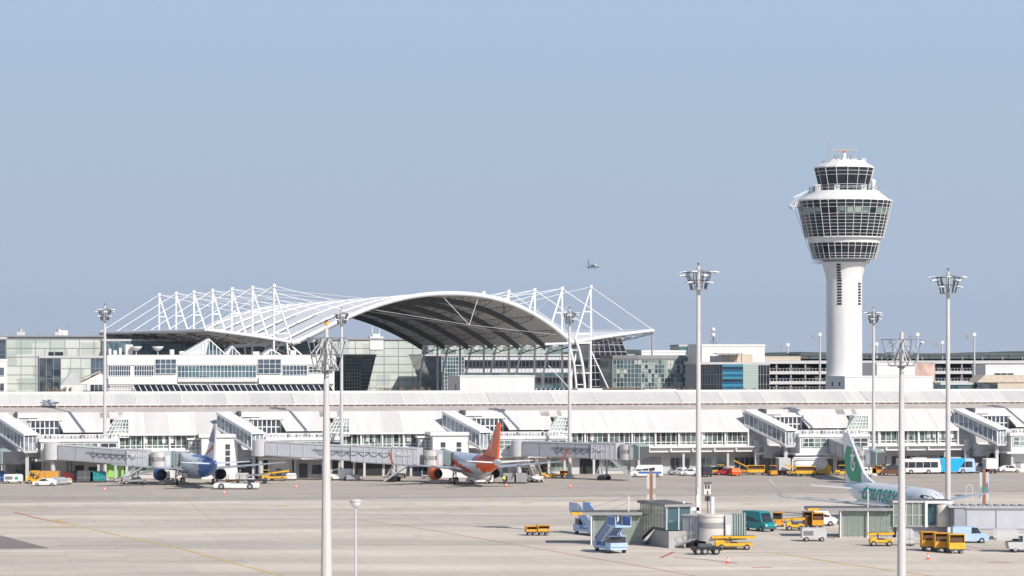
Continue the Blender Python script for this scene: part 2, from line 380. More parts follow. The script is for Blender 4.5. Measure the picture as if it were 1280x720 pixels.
# ------------------------------------------------------------------ forum canopy (vault between two rows of pylons)
def Lp(i, o=0.0, z=30.0): return Vector((-57-7.3*i-o*.93, 706+18.1*i-o*.37, z))
def Rp(i, o=0.0, z=30.0): return Vector((16-7.2*i+o*.93, 712+18.1*i+o*.37, z))
def arch(i, t, dz=0.0):
    k = i/6; e = 1.2-.2*k; p = 2.2-.2*k; rise = 12.9-1.2*k
    tt = t**e; a = Lp(i); b = Rp(i); q = a.lerp(b, t); q.z = 30+rise*(1-abs(2*tt-1)**p)+dz; return q
canopy = thing('forum_canopy', 'huge white arched membrane canopy spanning between two rows of cable pylons behind the terminal', 'canopy roof', (-20, 760, 0))
def cpart(name, mb, label=None):
    o = mb.build(name, canopy, label); o.matrix_parent_inverse = Matrix.Translation(-canopy.location); return o
TS = [j/28 for j in range(29)]
mb = MB()
P = [[arch(i/3, t) for t in TS if t >= .20] for i in range(-0, 19)]
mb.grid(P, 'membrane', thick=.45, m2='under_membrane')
cpart('membrane_roof', mb)
mb = MB()
P = [[arch(i/3, t*.21, -.7) for t in [j/8 for j in range(9)]] for i in range(0, 19)]
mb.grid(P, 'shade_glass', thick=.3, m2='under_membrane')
cpart('side_glazing', mb)
for i in range(7):                        # white outer bands over each arch
    mb = MB(); w_ = .26 if i else .0
    P = [[arch(max(0, i-w_), t, .25-.3*(t > .5)*0), ] + [arch(min(6,i+.40), t, .25)] for t in TS if t <= .50]
    mb.grid(P, 'membrane', thick=.6)
    cpart('outer_band', mb)
mb = MB(); mb.tube([arch(0, t, -.15)-Vector((0,.4,0)) for t in [j/48 for j in range(49)]], .62, 'membrane', 10)
cpart('near_rim', mb)
mb = MB(); mb.tube([arch(6, t, -.15) for t in TS], .5, 'steel_white', 8)
cpart('far_rim', mb)
for i in range(1, 7):                     # dark arched trusses under the membrane
    mb = MB(); T2 = [j/40 for j in range(41)]
    for a, b in zip(T2[:-1], T2[1:]):
        A0, A1, B0, B1 = arch(i, a, -.45), arch(i, b, -.45), arch(i, a, -1.9), arch(i, b, -1.9)
        d = Vector((.35, -.9, 0))*.55
        mb.hexa([A0-d, A1-d, A1+d, A0+d, B0-d*.6, B1-d*.6, B1+d*.6, B0+d*.6], 'rib_grey')
    cpart('arched_truss', mb)
mb = MB()
for i in range(6):
    for t in [.34+.075*k for k in range(9)]:
        pts = []
        for q in range(7):
            k = q/6; p = arch(i+k, t, -.5-1.6*4*k*(1-k)); pts.append(p)
        mb.tube(pts, .09, 'rib_grey', 5)
        top = [arch(i+k/6, t, -.5) for k in range(7)]
        for q in range(1, 6): mb.bar(pts[q], top[q], .08, 'rib_grey')
        mb.tube(top, .07, 'rib_grey', 5)
    for k in range(3):
        mb.bar(arch(i, .45+.15*k, -.6), arch(i+1, .55+.15*k, -.6), .12, 'rib_grey')
cpart('purlins', mb)
mb = MB()
for p, q in [((.30), .94)]:
    A, B = arch(0, .28, -.6), arch(0, .95, -1.2); Mi = A.lerp(B, .52)+Vector((0,0,-.6))
    mb.tube([A, Mi, B], .06, 'light_grey'); mb.bar(Mi, arch(0, .66, -.8), .12, 'steel_white'); mb.bar(Mi, arch(0, .56, -.8)-Vector((3,0,-1)), .10, 'steel_white')
    mb.bar(arch(1, .3, -.8), arch(1, .95, -1.2), .1, 'steel_white')
cpart('tie_rods', mb)
for side, nm in ((0, 'wing'), (1, 'wing')):
    mb = MB(); F_ = Rp if side else Lp; P = []
    n0, n1 = 0, 36
    for q in range(37):
        i = q/6; row = []
        for k in range(9):
            u = k/8; z = 29.9+3.3*u**.8; z -= .7*abs(math.sin(math.pi*i))*math.sin(math.pi*min(1, u*1.0))*.5
            row.append(F_(i, 23*u*(1-.0), z))
        P.append(row)
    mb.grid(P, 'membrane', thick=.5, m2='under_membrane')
    cpart(nm, mb)
    mb = MB(); T_ = [F_(q/6, 23, 33.15) for q in range(37)]
    mb.tube(T_, .42, 'membrane', 8); mb.tube([F_(0, 23*u, 29.9+3.3*u**.8) for u in [k/8 for k in range(9)]], .45, 'membrane', 8)
    cpart('wing_edge_beam', mb)
    mb = MB()
    for i in range(7):
        for k in range(8):
            u, u2 = k/8, (k+1)/8; f = lambda u, d=0: F_(i, 23*u, 29.9+3.3*u**.8-.5-d*(.4+2.2*(1-u)))
            mb.bar(f(u,1), f(u2,1), .22, 'dark_steel'); mb.bar(f(u), f(u2,1), .15, 'dark_steel'); mb.bar(f(u,1), f(u2), .12, 'dark_steel')
    for u in (.15,.35,.55,.75,.92):
        for i in range(6):
            pts = [F_(i+k/6, 23*u, 29.9+3.3*u**.8-.5-1.5*math.sin(math.pi*k/6)) for k in range(7)]
            mb.tube(pts, .09, 'dark_steel', 5)
    cpart('wing_truss', mb)
for side in (0, 1):
    F_ = Rp if side else Lp
    for i in range(7):
        mb = MB(); o = 5.0
        top = F_(i, o, 44.6-.0*i); base = F_(i, o, 30.0); leg = F_(i, .3, 30.2)
        mb.cyl(F_(i, o, 0.0), top, .34, .26, 'steel_white', 8); mb.cyl(leg, top-Vector((0,0,.4)), .30, .24, 'steel_white', 8)
        for k in (.15, .55): mb.bar(base.lerp(top, k), leg.lerp(top, k), .28, 'steel_white')
        mb.cyl(top-Vector((0,0,.3)), top+Vector((0,0,.5)), .5, .5, 'steel_white', 8)
        cpart('pylon', mb)
        mb = MB(); c = .085
        mb.cyl(top, F_(i, 22.8, 33.4), c+.02, c+.02, 'steel_white', 5)
        if i < 6: mb.cyl(top, F_(i+1, 14, 32.2), c, c, 'steel_white', 5)
        tt = (.26 if side == 0 else .80)
        mb.cyl(top, arch(i, tt, .2), c, c, 'steel_white', 5)
        if i > 0: mb.cyl(top, arch(i-1, tt+(.08 if side == 0 else -.06), .2), c, c, 'steel_white', 5)
        if i < 6: mb.cyl(top, F_(i+1, o, 38.5), c, c, 'steel_white', 5)
        cpart('cable', mb)
        mb = MB()
        mb.cyl(F_(i, 0, 0), F_(i, -.6 if side else .6, 21), .3, .3, 'steel_white', 8)
        mb.cyl(F_(i, -.6 if side else .6, 21), F_(i, 1.5, 29.9), .3, .24, 'steel_white', 8)
        cpart('column', mb)
mb = MB()
fr0 = Rp(0, 0)
pts = [fr0+Vector((.6,-.6,1.0)), fr0+Vector((1.6,-.6,-2)), fr0+Vector((2.5,-.6,-6)), fr0+Vector((3.0,-.6,-11)), fr0+Vector((3.2,-.6,-30))]
mb.tube(pts, .36, 'steel_white', 8); mb.tube([p-Vector((2.2,0,0)) for p in pts], .30, 'steel_white', 8)
for k in range(4): mb.bar(pts[k+1], pts[k+1]-Vector((2.2,0,0)), .25, 'steel_white')
cpart('arch_foot', mb)
mb = MB()      # strut crossing down to the right of the near pylon
mb.bar(Rp(0,5,28), Rp(0,15,8), .28, 'steel_white'); mb.bar(Rp(0,5,30), Rp(0,-8,29.6), .5, 'steel_white'); mb.bar(Rp(0,-7,24), Rp(0,5,12), .14, 'steel_white')
mb.bar(Rp(0,5,22), Rp(0,1,22), .3, 'steel_white'); mb.bar(Rp(0,5,17), Rp(0,1,17), .3, 'steel_white')
cpart('brace', mb)
mb = MB()      # left near pylon foot: raking struts
fl = Lp(0, 0)
for dx, dz in ((-9,-4.5),(-4.5,-4.5),(3.2,-4.5),(6.5,-4)): mb.bar(fl+Vector((-2.2+dx*.15,0,0)), fl+Vector((-2.2+dx,1,dz-1)), .38, 'steel_white')
mb.bar(fl+Vector((-16,4,-1)), fl+Vector((2,-.5,.2)), .9, 'membrane')
cpart('brace', mb)
# ------------------------------------------------------------------ buildings behind the pier
def block(name, label, cat, px0, px1, ytop, sc, depth, m='white_paint', roofm='flat_roof', z0=0.0, parapet=True, cat_kind=None):
    F_ = Frame(px0, sc); wdt = F_.u(px1); zt = zz(ytop, sc)
    t = thing(name, label, cat, F_.o, ANG)
    mb = MB(); mb.box(0, wdt, 0, depth, z0, zt-.5 if parapet else zt, m)
    mb.build('wall', t)
    if parapet:
        mb = MB(); mb.box(-.12, wdt+.12, -.12, depth+.12, zt-.5, zt, m if m in ('white_paint','beige') else 'light_grey'); mb.box(.3, wdt-.3, .3, depth-.3, zt, zt+.06, roofm); mb.build('roof', t)
    return t, F_, wdt, zt
# pale glass hall at the left edge
t, F_, wd, zt = block('glass_hall', 'pale gridded glass hall at the left edge behind the terminal', 'building', 8, 172, 420.5, 4.3, 40, 'mid_grey')
win_band('window', t, 0, wd, -.15, 8, zt-.8, 9, 9, 'glass_pale', 'mid_grey', fw=.16)
mb = MB(); mb.box(-1.5, wd+.5, -.6, 12, zt-.1, zt+.35, 'mid_grey'); mb.build('roof_edge', t)
mb = MB()
for x in (wd*.08, wd*.37): mb.box(x, x+2.4, 4, 7, zt, zt+1.4, 'light_grey'); mb.cyl((x+1.2,5.5,zt+1.4), (x+1.2,5.5,zt+2.2), .5, .7, 'light_grey')
mb.box(wd*.40, wd*.47, 4, 8, zt, zt+1.8, 'white_paint'); mb.cyl((wd*.47,5,zt), (wd*.47,5,zt+4), .06, .06, 'galv'); mb.cyl((wd*.40,5,zt), (wd*.40,5,zt+3.6), .06, .06, 'galv')
mb.build('rooftop_unit', t)
t, F_, wd, zt = block('office_block', 'small blue glazed block cut off by the left edge of the photo', 'building', -70, 8.5, 421.5, 4.35, 30, 'mid_grey')
win_band('window', t, 0, wd-.3, -.15, 14, zt-.7, 9, 4, 'glass_blue', 'mid_grey')
t, F_, wd, zt = block('low_annex', 'low white annex with small dark windows at the far left edge', 'building', -60, 9, 449, 4.7, 12, 'white_paint')
win_band('window', t, wd-6, wd-.8, -.12, zt-4.4, zt-2.2, 4, 1, 'glass_blue')
win_band('window', t, 2, wd-.8, -.12, zt-8.5, zt-6.4, 10, 1, 'glass_dark')
t, F_, wd, zt = block('mirror_glass_block', 'mirror glass block with dull grey panels in front of the pale hall', 'building', 49, 130, 445, 4.6, 14, 'mid_grey')
win_band('window', t, 0, wd*.33, -.12, 9, zt-.6, 3, 3, 'glass_dark', 'mid_grey')  # dark panes carry a building's reflection as plain colour
win_band('window', t, wd*.33, wd*.80, -.12, 9, zt-.6, 3, 6, 'glass_pale', 'mid_grey')
win_band('window', t, wd*.80, wd, -.12, 9, zt-.6, 3, 6, 'glass_blue', 'mid_grey')
t2 = thing('scaffold_tower', 'small steel stair frame rising in front of the pale glass hall', 'scaffold', wp(56,4.55), ANG)
mb = MB()
for x in (0, 2.6, 6, 9): mb.bar((x,0,0), (x,0,28.5), .25, 'galv'); mb.bar((x,3,0), (x,3,28.5), .25, 'galv')
for z in range(8, 29, 3): mb.box(-.1, 9.1, -.1, 3.1, z, z+.2, 'mid_grey')
for z in range(8, 26, 3): mb.bar((2.6,0,z), (6,0,z+3), .15, 'galv')
mb.box(1, 5, .2, 2.8, 16, 27.5, 'glass_black')
mb.build('frame', t2)
# gabled house and terraces left
t = thing('gabled_annex', 'small gabled annex with grey brown roof beside the stepped office', 'building', wp(92,4.95), ANG)
mb = MB(); mb.prism([(0,0),(10.8,0),(10.8,19.8),(7,22.3),(2,19.8),(0,19.8)], 0, 9, 'white_paint'); mb.build('wall', t)
mb = MB(); mb.hexa([(-.2,-.3,19.8),(6.8,-.3,22.4),(6.8,9.3,22.4),(-.2,9.3,19.8),(-.2,-.3,20.0),(6.8,-.3,22.6),(6.8,9.3,22.6),(-.2,9.3,20.0)], 'beige')
mb.hexa([(7,-.3,22.35),(11.1,-.3,19.7),(11.1,9.3,19.7),(7,9.3,22.35),(7,-.3,22.6),(11.1,-.3,19.95),(11.1,9.3,19.95),(7,9.3,22.6)], 'mid_grey'); mb.build('roof', t)
win_band('window', t, 4.2, 8.2, -.1, 17.3, 19.3, 4, 1, 'glass_dark'); win_band('window', t, .4, 3.4, -.1, 17.5, 19.4, 2, 1, 'glass_pale')
t = thing('stair_block', 'low white stair block with lattice screen left of the stepped office', 'building', wp(76,5.0), ANG)
mb = MB(); mb.box(0, 5.4, 0, 4, 0, 19.2, 'white_paint'); mb.prism([(0,19.2),(5.4,19.2),(3.2,22.4),(2.4,22.4)], 0, 4, 'light_grey'); mb.build('wall', t)
# stepped white office in front of the canopy
FB = Frame(134, 5.15)
t = thing('stepped_office', 'long stepped white office building with ribbon windows below the canopy', 'building', FB.o, ANG)
u = lambda px, v=0: FB.u(px, v)
zB = lambda py, px=300: FB.z(py, px)
mb = MB(); mb.box(u(134), u(418), 0, 18, 0, zB(456), 'white_paint'); mb.box(u(134), u(420), -.25, 18.2, zB(456), zB(444), 'white_paint'); mb.build('wall', t)
mb = MB(); mb.box(u(134)+.3, u(420)-.3, .3, 17.6, zB(444)+.01, zB(444)+.12, 'gravel_roof'); mb.build('roof', t)
win_band('window', t, u(135.5), u(163), -.1, zB(469.5), zB(457), 10, 2, 'glass_blue')
win_band('window', t, u(168), u(192), -.1, zB(469.5), zB(457), 8, 2, 'glass_blue')
win_band('window', t, u(194), u(220), -.32, zB(467), zB(449), 4, 3, 'glass_blue')
win_band('window', t, u(222), u(320), -.15, zB(472), zB(457), 22, 2, 'glass_teal')
win_band('window', t, u(322), u(351), -.32, zB(467), zB(449), 4, 3, 'glass_blue')
win_band('window', t, u(353), u(384), -.12, zB(469), zB(457), 7, 2, 'glass_blue')
win_band('window', t, u(386), u(416), -.12, zB(466), zB(458), 6, 2, 'glass_dark')
mb = MB()
for a, b in ((135, 221), (323, 417)): mb.box(u(a), u(b), -1.2, .1, zB(480), zB(471.5), 'white_paint')
mb.box(u(222), u(321), -1.3, .1, zB(477), zB(472.8), 'white_paint'); mb.build('balcony', t)
for a, b in ((170, 262), (266, 416)):
    win_band('window', t, u(a), u(b), -.6, zB(490.5), zB(480.5), int((b-a)/7), 1, 'glass_black', 'roof_rib', shear=-.9, ybot=-2.4, fw=.16)
mb = MB()
for k in range(9): x = u(138)+k*(u(166)-u(138))/8; mb.bar((x,-1.3,zB(490)), (x,-1.3,zB(481)), .14, 'steel_white')
for z in (481.5, 484, 486.5): mb.bar((u(137),-1.3,zB(z)), (u(167),-1.3,zB(z)), .14, 'steel_white')
mb.build('lattice_screen', t)
for a, b, c, top in ((229, 283, 262, 424), (282, 301, 291, 433), (330,352,340,437)):
    mb = MB(); za, zt_ = zB(444)+.12, zB(top)
    mb.prism([(u(c)-.8, za), (u(b), za), (u(c), zt_)], 1.2, 8, 'glass_teal'); mb.prism([(u(a), za), (u(c)-.8, za), (u(c), zt_)], 1.2, 8, 'shade_glass'); 
    for s in (a, b): mb.bar((u(s),1.1,za), (u(c),1.1,zt_), .25, 'steel_white')
    mb.hexa([(u(a)-.2,1,za),(u(c),1,zt_),(u(c),8.2,zt_),(u(a)-.2,8.2,za),(u(a)-.2,1,za+.25),(u(c),1,zt_+.25),(u(c),8.2,zt_+.25),(u(a)-.2,8.2,za+.25)], 'light_grey')
    k = u(c)
    while k < u(b): mb.bar((k,1.1,za), (k,1.1,za+(zt_-za)*(u(b)-k)/(u(b)-u(c))), .16, 'steel_white'); k += .9
    k = u(c)-.9
    while k > u(c)-2: mb.bar((k,1.1,za), (k,1.1,za+(zt_-za)*(k-u(a))/(u(c)-u(a))), .16, 'steel_white'); k -= .9
    mb.build('skylight', t)
for a, b, hh in ((137,140,1.6),(143,147,1.2),(150,153,1.8),(158,167,2.6),(214,219,1.4),(226,232,1),(244,248,1.2),(318,326,.9),(365,372,1.2)): mb = MB(); mb.box(u(a), u(b), 3, 6, zB(444), zB(444)+hh, 'white_paint'); mb.build('rooftop_unit', t)
for px in (171, 198):
    d = thing('satellite_dish', 'white satellite dish on the office roof, '+('left' if px < 180 else 'right')+' one of two', 'dish', FB.w(u(px), 2, zB(444)+.1), ANG)
    mb = MB(); mb.cyl((0,0,0), (0,0,1.0), .15, .12, 'light_grey'); mb.build('post', d)
    mb = MB(); mb.lathe([(.05,.9),(.6,1.05),(1.1,1.45),(1.45,2.0),(1.4,2.05),(1.0,1.55),(.5,1.2),(.05,1.1)], 'white_paint', n=16); mb.build('bowl', d)
# dark glass hall below the left wing
t, F_, wd, zt = block('dark_glass_hall', 'dark green glass hall under the left wing of the canopy', 'building', 128, 400, 424, 4.45, 10, 'dark_steel')
win_band('window', t, 0, wd, -.15, 12, zt-.6, 40, 4, 'glass_teal', 'mid_grey', fw=.12)
# central glass hall seen through the canopy
FC = Frame(372, 3.85)
t = thing('glass_atrium_hall', 'tall pale glass hall with dark grid seen through the canopy', 'building', FC.o, ANG)
wd = FC.u(640); zt = zz(422.5, 3.85)
mb = MB(); mb.box(0, wd, 0, 20, 0, zt-.6, 'mid_grey'); mb.build('wall', t)
mb = MB(); mb.box(-.6, wd+.6, -.6, 20, zt-.6, zt, 'mid_grey'); mb.build('roof', t)
win_band('window', t, 0, wd, -.12, 8, zt-.7, 15, 9, 'glass_pale', 'mid_grey', fw=.2)
mb = MB(); ua, ub = FC.u(462), FC.u(479); mb.box(ua, ub, -.4, 4, zt-3.8, zt+.5, 'white_paint'); mb.box(ua+1, ub-1, 0, 2, zt+.5, zt+1.4, 'white_paint')
for x in (ua+1, ub-1): mb.cyl((x,1,zt), (x,1,zt+4), .12, .12, 'steel_white')
mb.build('rooftop_unit', t)
# wings with raked ends either side of the atrium
def raked(name, label, px0, px1, px0b, px1b, ytop, sc, depth, bands, cat='building'):
    F_ = Frame(px0, sc); a, b, ab, bb = F_.u(px0), F_.u(px1), F_.u(px0b), F_.u(px1b); zt = zz(ytop, sc); k = (zt-10)
    t = thing(name, label, cat, F_.o, ANG)
    mb = MB(); zb = zz(490, sc)
    f = lambda x0, x1, z: x1+(x0-x1)*(z-zb)/(zt-zb)
    mb.prism([(f(a,ab,0),0),(f(b,bb,0),0),(f(b,bb,zt),zt),(f(a,ab,zt),zt)], 0, depth, 'glass_teal' if px0 == 372 else 'glass_black'); mb.build('wall', t)
    if px0 == 372:
        mb = MB(); z = zt-1
        while z > zb: mb.box(f(a,ab,z), f(b,bb,z), -.1, -.02, z-.06, z+.06, 'light_grey'); z -= 1.1
        mb.build('glazing_bars', t)
    mb = MB(); mb.prism([(a-.1,zt),(b+.1,zt),(b+.1,zt+.5),(a-.1,zt+.5)], -.3, depth+.3, 'light_grey'); mb.build('roof', t)
    return t, F_, zt
t, F_, zt = raked('raked_glass_wing', 'dark glass wing with a slanting right end behind the crane-like mast', 372, 470, 372, 459, 445, 4.25, 16, None)
a = F_.u(372); b = F_.u(450); zb = zz(490, 4.25)
win_band('window', t, F_.u(430), b, -.12, zz(489,4.25), zt-4, 6, 6, 'glass_teal', 'steel_white')
win_band('window', t, a+.2, F_.u(430), -.12, zz(489,4.25), zt-.2, 12, 4, 'glass_blue', 'light_grey')
t, F_, zt = raked('raked_glass_office', 'long blue glass office with sun blinds and slanting left end under the canopy', 528, 800, 545, 800, 445, 4.0, 25, None)
win_band('window', t, F_.u(552), F_.u(580), -.12, zz(490,4), zt-.3, 8, 9, 'glass_teal', 'steel_white')
for i, (ya, yb) in enumerate(((446,450),(451,459),(460.5,466),(467,471),(472,479.5),(481,487))):
    win_band('window', t, F_.u(580.5), F_.u(798), -.12-.02*i, zz(yb,4), zz(ya,4), 46, 1, ['shade_glass','glass_black','shade_glass','glass_teal','glass_black','glass_teal'][i], 'mid_grey', fw=.07)
t, F_, wd, zt = block('upper_glass_storey', 'set-back pale glass storey just under the right eave of the canopy', 'building', 535, 702, 431, 3.92, 12, 'mid_grey')
win_band('window', t, 0, wd, -.12, zz(446,3.92), zt-.5, 26, 3, 'glass_sun', 'mid_grey', fw=.12)
t, F_, zt = raked('slanting_glass_end', 'dark slanting glass hall end under the right canopy wing', 735, 776, 735, 800, 421, 4.35, 20, None)
mb = MB(); a = F_.u(736)
for k in range(9):
    z = zt-.3-k*2.0; mb.box(a-.1, F_.u(776)+(F_.u(800)-F_.u(776))*(zt-z)/(zt-zz(490,4.35)), -.1, .02, z-.08, z+.08, 'light_grey')
for k in range(8):
    x = a+k*(F_.u(776)-a)/7; sh = (F_.u(800)-F_.u(776))*k/7; mb.bar((x,-.06,zt), (x+sh,-.06,zz(490,4.35)), .12, 'light_grey')
mb.build('glazing_bars', t)
# round-cornered glass tower
FR = Frame(766, 4.5)
t = thing('curved_glass_building', 'dark green glass building with curved corner and pale grid of panes', 'building', FR.o, ANG)
wd = FR.u(878); zt = zz(444, 4.5); mb = MB()
pl = [(0,0),(wd*.25,-3.0),(wd*.5,-3.8),(wd*.75,-3.2),(wd,-.5),(wd,16),(0,16)]
mb.prism(pl, 0, zt-1, 'glass_teal', axis='z'); mb.build('wall', t)
mb = MB(); mb.prism([(x*1.01-.1, y-.25) for x, y in pl[:5]]+pl[5:], zt-1, zt, 'mid_grey', axis='z'); mb.build('roof', t)
for k in range(4):
    p, q = pl[k], pl[k+1]; d = math.hypot(q[0]-p[0], q[1]-p[1]); nx = 7
    mb = MB()
    for i in range(nx+1): x = p[0]+(q[0]-p[0])*i/nx; y = p[1]+(q[1]-p[1])*i/nx-.05; mb.bar((x,y,12), (x,y,zt-1), .12, 'light_grey')
    for j in range(12): z = zt-1.3-j*1.25; mb.bar((p[0],p[1]-.06,z), (q[0],q[1]-.06,z), .13, 'light_grey')
    for i in range(nx):
        for j in range(11):
            if rng.random() < (.25 if k in (0,) else .6):
                x0 = p[0]+(q[0]-p[0])*(i+.12)/nx; x1 = p[0]+(q[0]-p[0])*(i+.88)/nx; y0 = p[1]+(q[1]-p[1])*(i+.12)/nx-.03; y1 = p[1]+(q[1]-p[1])*(i+.88)/nx-.03; z = zt-1.3-j*1.25
                mb.quad((x0,y0,z-1.15),(x1,y1,z-1.15),(x1,y1,z-.12),(x0,y0,z-.12), 'glass_sun' if rng.random() < .7 else 'glass_pale')
    mb.build('window', t)
t, F_, wd, zt = block('white_roof_block', 'low white rooftop block left of the curved glass building', 'building', 802, 857, 438, 4.42, 8, 'white_paint', z0=24)
t, F_, wd, zt = block('teal_glass_cube', 'small dark teal glass cube on the skyline beside the tall mast', 'building', 849, 880, 431, 4.35, 10, 'glass_teal')
t, F_, wd, zt = block('white_upper_hall', 'plain white windowless hall block on the skyline left of the car park', 'building', 877, 956, 430.5, 4.6, 14, 'white_paint')
mb = MB(); mb.box(6, 16, 1, 5, 26, 29, 'white_paint')
mb.build('rooftop_unit', t)
t, F_, wd, zt = block('striped_glass_office', 'blue glass office with horizontal stripes between mast and car park', 'building', 872, 948, 453, 4.98, 12, 'mid_grey')
win_band('window', t, wd*.02, wd*.40, -.12, 12, zt-.6, 8, 5, 'glass_black', 'dark_steel', fw=.1)
mb = MB(); z = 12; k = 0
while z < zt-.6: mb.box(wd*.405, wd*.74, -.15, -.02, z, min(z+.62, zt-.55), ('stripe_blue','stripe_teal','stripe_blue','glass_black','stripe_teal')[k % 5]); z += .62; k += 1
mb.build('window', t)
mb = MB(); z = 12
while z < zt-.6: mb.box(wd*.745, wd-.1, -.15, -.02, z, z+.5, 'pale_green_glass'); mb.box(wd*.745, wd-.1, -.17, -.02, z+.5, z+.62, 'light_grey'); z += .62
mb.build('window', t)
t2, F2, wd2, zt2 = block('dark_stair_and_shadow_block', 'narrow dark glass block, partly standing in for shadow, between striped office and open car park', 'building', 946, 962, 453.5, 4.9, 8, 'dark_steel')  # dark stair block whose colour also stands in for a slanting shadow
win_band('window', t2, .1, wd2-.1, -.12, 12, zt2-.6, 4, 5, 'glass_black', 'mid_grey', fw=.1)
mb = MB()
for x in (.35,.45,.55,.68,.76): mb.cyl((wd*x,2,zt), (wd*x,2,zt+2.2), .08, .08, 'dark_steel')
mb.box(wd*.35, wd*.78, 1.8, 5, zt+2.1, zt+2.3, 'mid_grey'); mb.box(wd*.5, wd*1.0, 5.2, 9, zt, zt+2.0, 'beige'); mb.box(wd*.36, wd*.5, 5.2, 9, zt, zt+1.6, 'light_grey'); mb.build('rooftop_pergola', t)
# open car park
FG = Frame(925, 4.5)
t = thing('parking_garage', 'long open multi-storey car park with dark decks behind the control tower', 'car park', FG.o, ANG)
x0, x1 = FG.u(934), FG.u(1330); mb = MB()
zs = [FG.z(y, 1100) for y in (489, 478.5, 466, 453)]
for z in zs: mb.box(x0, x1, 0, 30, z-.35, z+.5, 'light_grey')
mb.box(x0, x1, 15, 15.5, 0, zs[3], 'dark_steel'); mb.build('deck', t)
k = x0
while k < x1: mb = MB(); mb.box(k, k+.4, .3, .8, 0, zs[3], 'mid_grey'); mb.build('column', t); k += 4.2
mb = MB(); k = x0
while k < x1: 
    for z in zs[:3]: mb.bar((k,.1,z+.5), (k,.1,z+1.3), .1, 'light_grey')
    k += .95
for z in zs: mb.box(x0, x1, .05, .12, z+1.2, z+1.3, 'mid_grey')
mb.build('railing', t)
mb = MB(); xa = FG.u(1002); zt = FG.z(442, 1100)
mb.box(x0, xa, 1, 18, zs[3]+.5, FG.z(445.5, 960), 'beige'); mb.box(xa, x1, 1, 14, zt-.5, zt+.1, 'dark_steel')
k = xa
while k < x1: mb.bar((k,1.4,zs[3]), (k,1.4,zt), .22, 'mid_grey'); mb.bar((k,12,zs[3]), (k,12,zt), .22, 'mid_grey'); k += 6
mb.box(xa, x1, 13, 13.3, zs[3], zt-1.4, 'light_grey'); mb.build('top_canopy', t)
for i in range(60):     # cars stored on the decks, one object per car
    lv = rng.choice(zs[1:3]+zs[:1]); 
    if i > 34: break
    x = x0+4+(x1-x0-8)*i/35+rng.random()*2
    c = MB(); mm, cn = rng.choice([('silver','silver'),('black','black'),('white_paint','white'),('mid_grey','grey'),('deep_blue','blue'),('maroon','dark red')])
    c.prism([(-2.1,.25),(2.1,.25),(2.2,.7),(1.3,.9),(.7,1.4),(-1.3,1.4),(-2.1,.85)], -.85, .85, mm); c.prism([(1.15,.92),(.68,1.34),(-1.2,1.34),(-1.8,.92)], -.87, .87, 'car_glass')
    o = c.build('parked_car', None, None, FG.w(x, 4.2, lv+.5), ANG+R(90)*(i % 2))
    tag(o, 'small '+cn+' car on the '+['bottom','lower','upper'][zs.index(lv)]+' open deck of the long car park', 'car', 'cars on the decks of the car park')
# billboard, kiosks on the right
t = thing('billboard', 'large faded photo billboard with pinkish picture right of the tower base', 'billboard', wp(1143,4.72), ANG)
mb = MB(); mb.box(0, 5.6, 0, .3, zz(478,4.72), zz(454,4.72), 'poster_pink'); mb.build('poster', t)
mb = MB(); mb.quad((.0,-.02,zz(490,4.72)),(5.6,-.02,zz(490,4.72)),(3.6,-.02,zz(476,4.72)),(.4,-.02,zz(474,4.72)), 'poster_blue'); mb.build('poster_foot', t)
mb = MB(); mb.box(-.3, 5.9, .32, .6, 0, zz(453,4.72), 'mid_grey'); mb.build('frame', t)
t, F_, wd, zt = block('white_tower_annex', 'white flat building just right of the tower behind the masts', 'building', 1096, 1144, 454, 4.75, 12, 'white_paint')
t, F_, wd, zt = block('white_kiosk', 'small white windowed block at the car park corner by the right edge', 'building', 1232, 1300, 456, 4.62, 10, 'white_paint')
win_band('window', t, 2.5, 8, -.12, zt-4.4, zt-2.2, 3, 1, 'glass_blue')
t = thing('beige_gabled_hall', 'low beige hipped building with glass front near the right edge', 'building', wp(1222,4.95), ANG)
mb = MB(); mb.box(0, 5.4, 0, 6, 0, zz(478,4.95), 'glass_dark'); mb.box(5.4, 18, 0, 6, 0, zz(478,4.95), 'beige'); mb.build('wall', t)
mb = MB(); a_, b_ = zz(478,4.95), zz(469,4.95); mb.prism([(-.3,a_),(18.3,a_),(18,b_),(1.8,b_)], -.3, 6.3, 'beige'); mb.build('roof', t)
t, F_, wd, zt = block('low_glass_pavilion', 'low dark glass strip building right of the billboard', 'building', 1176, 1224, 478.5, 4.95, 5, 'glass_teal')
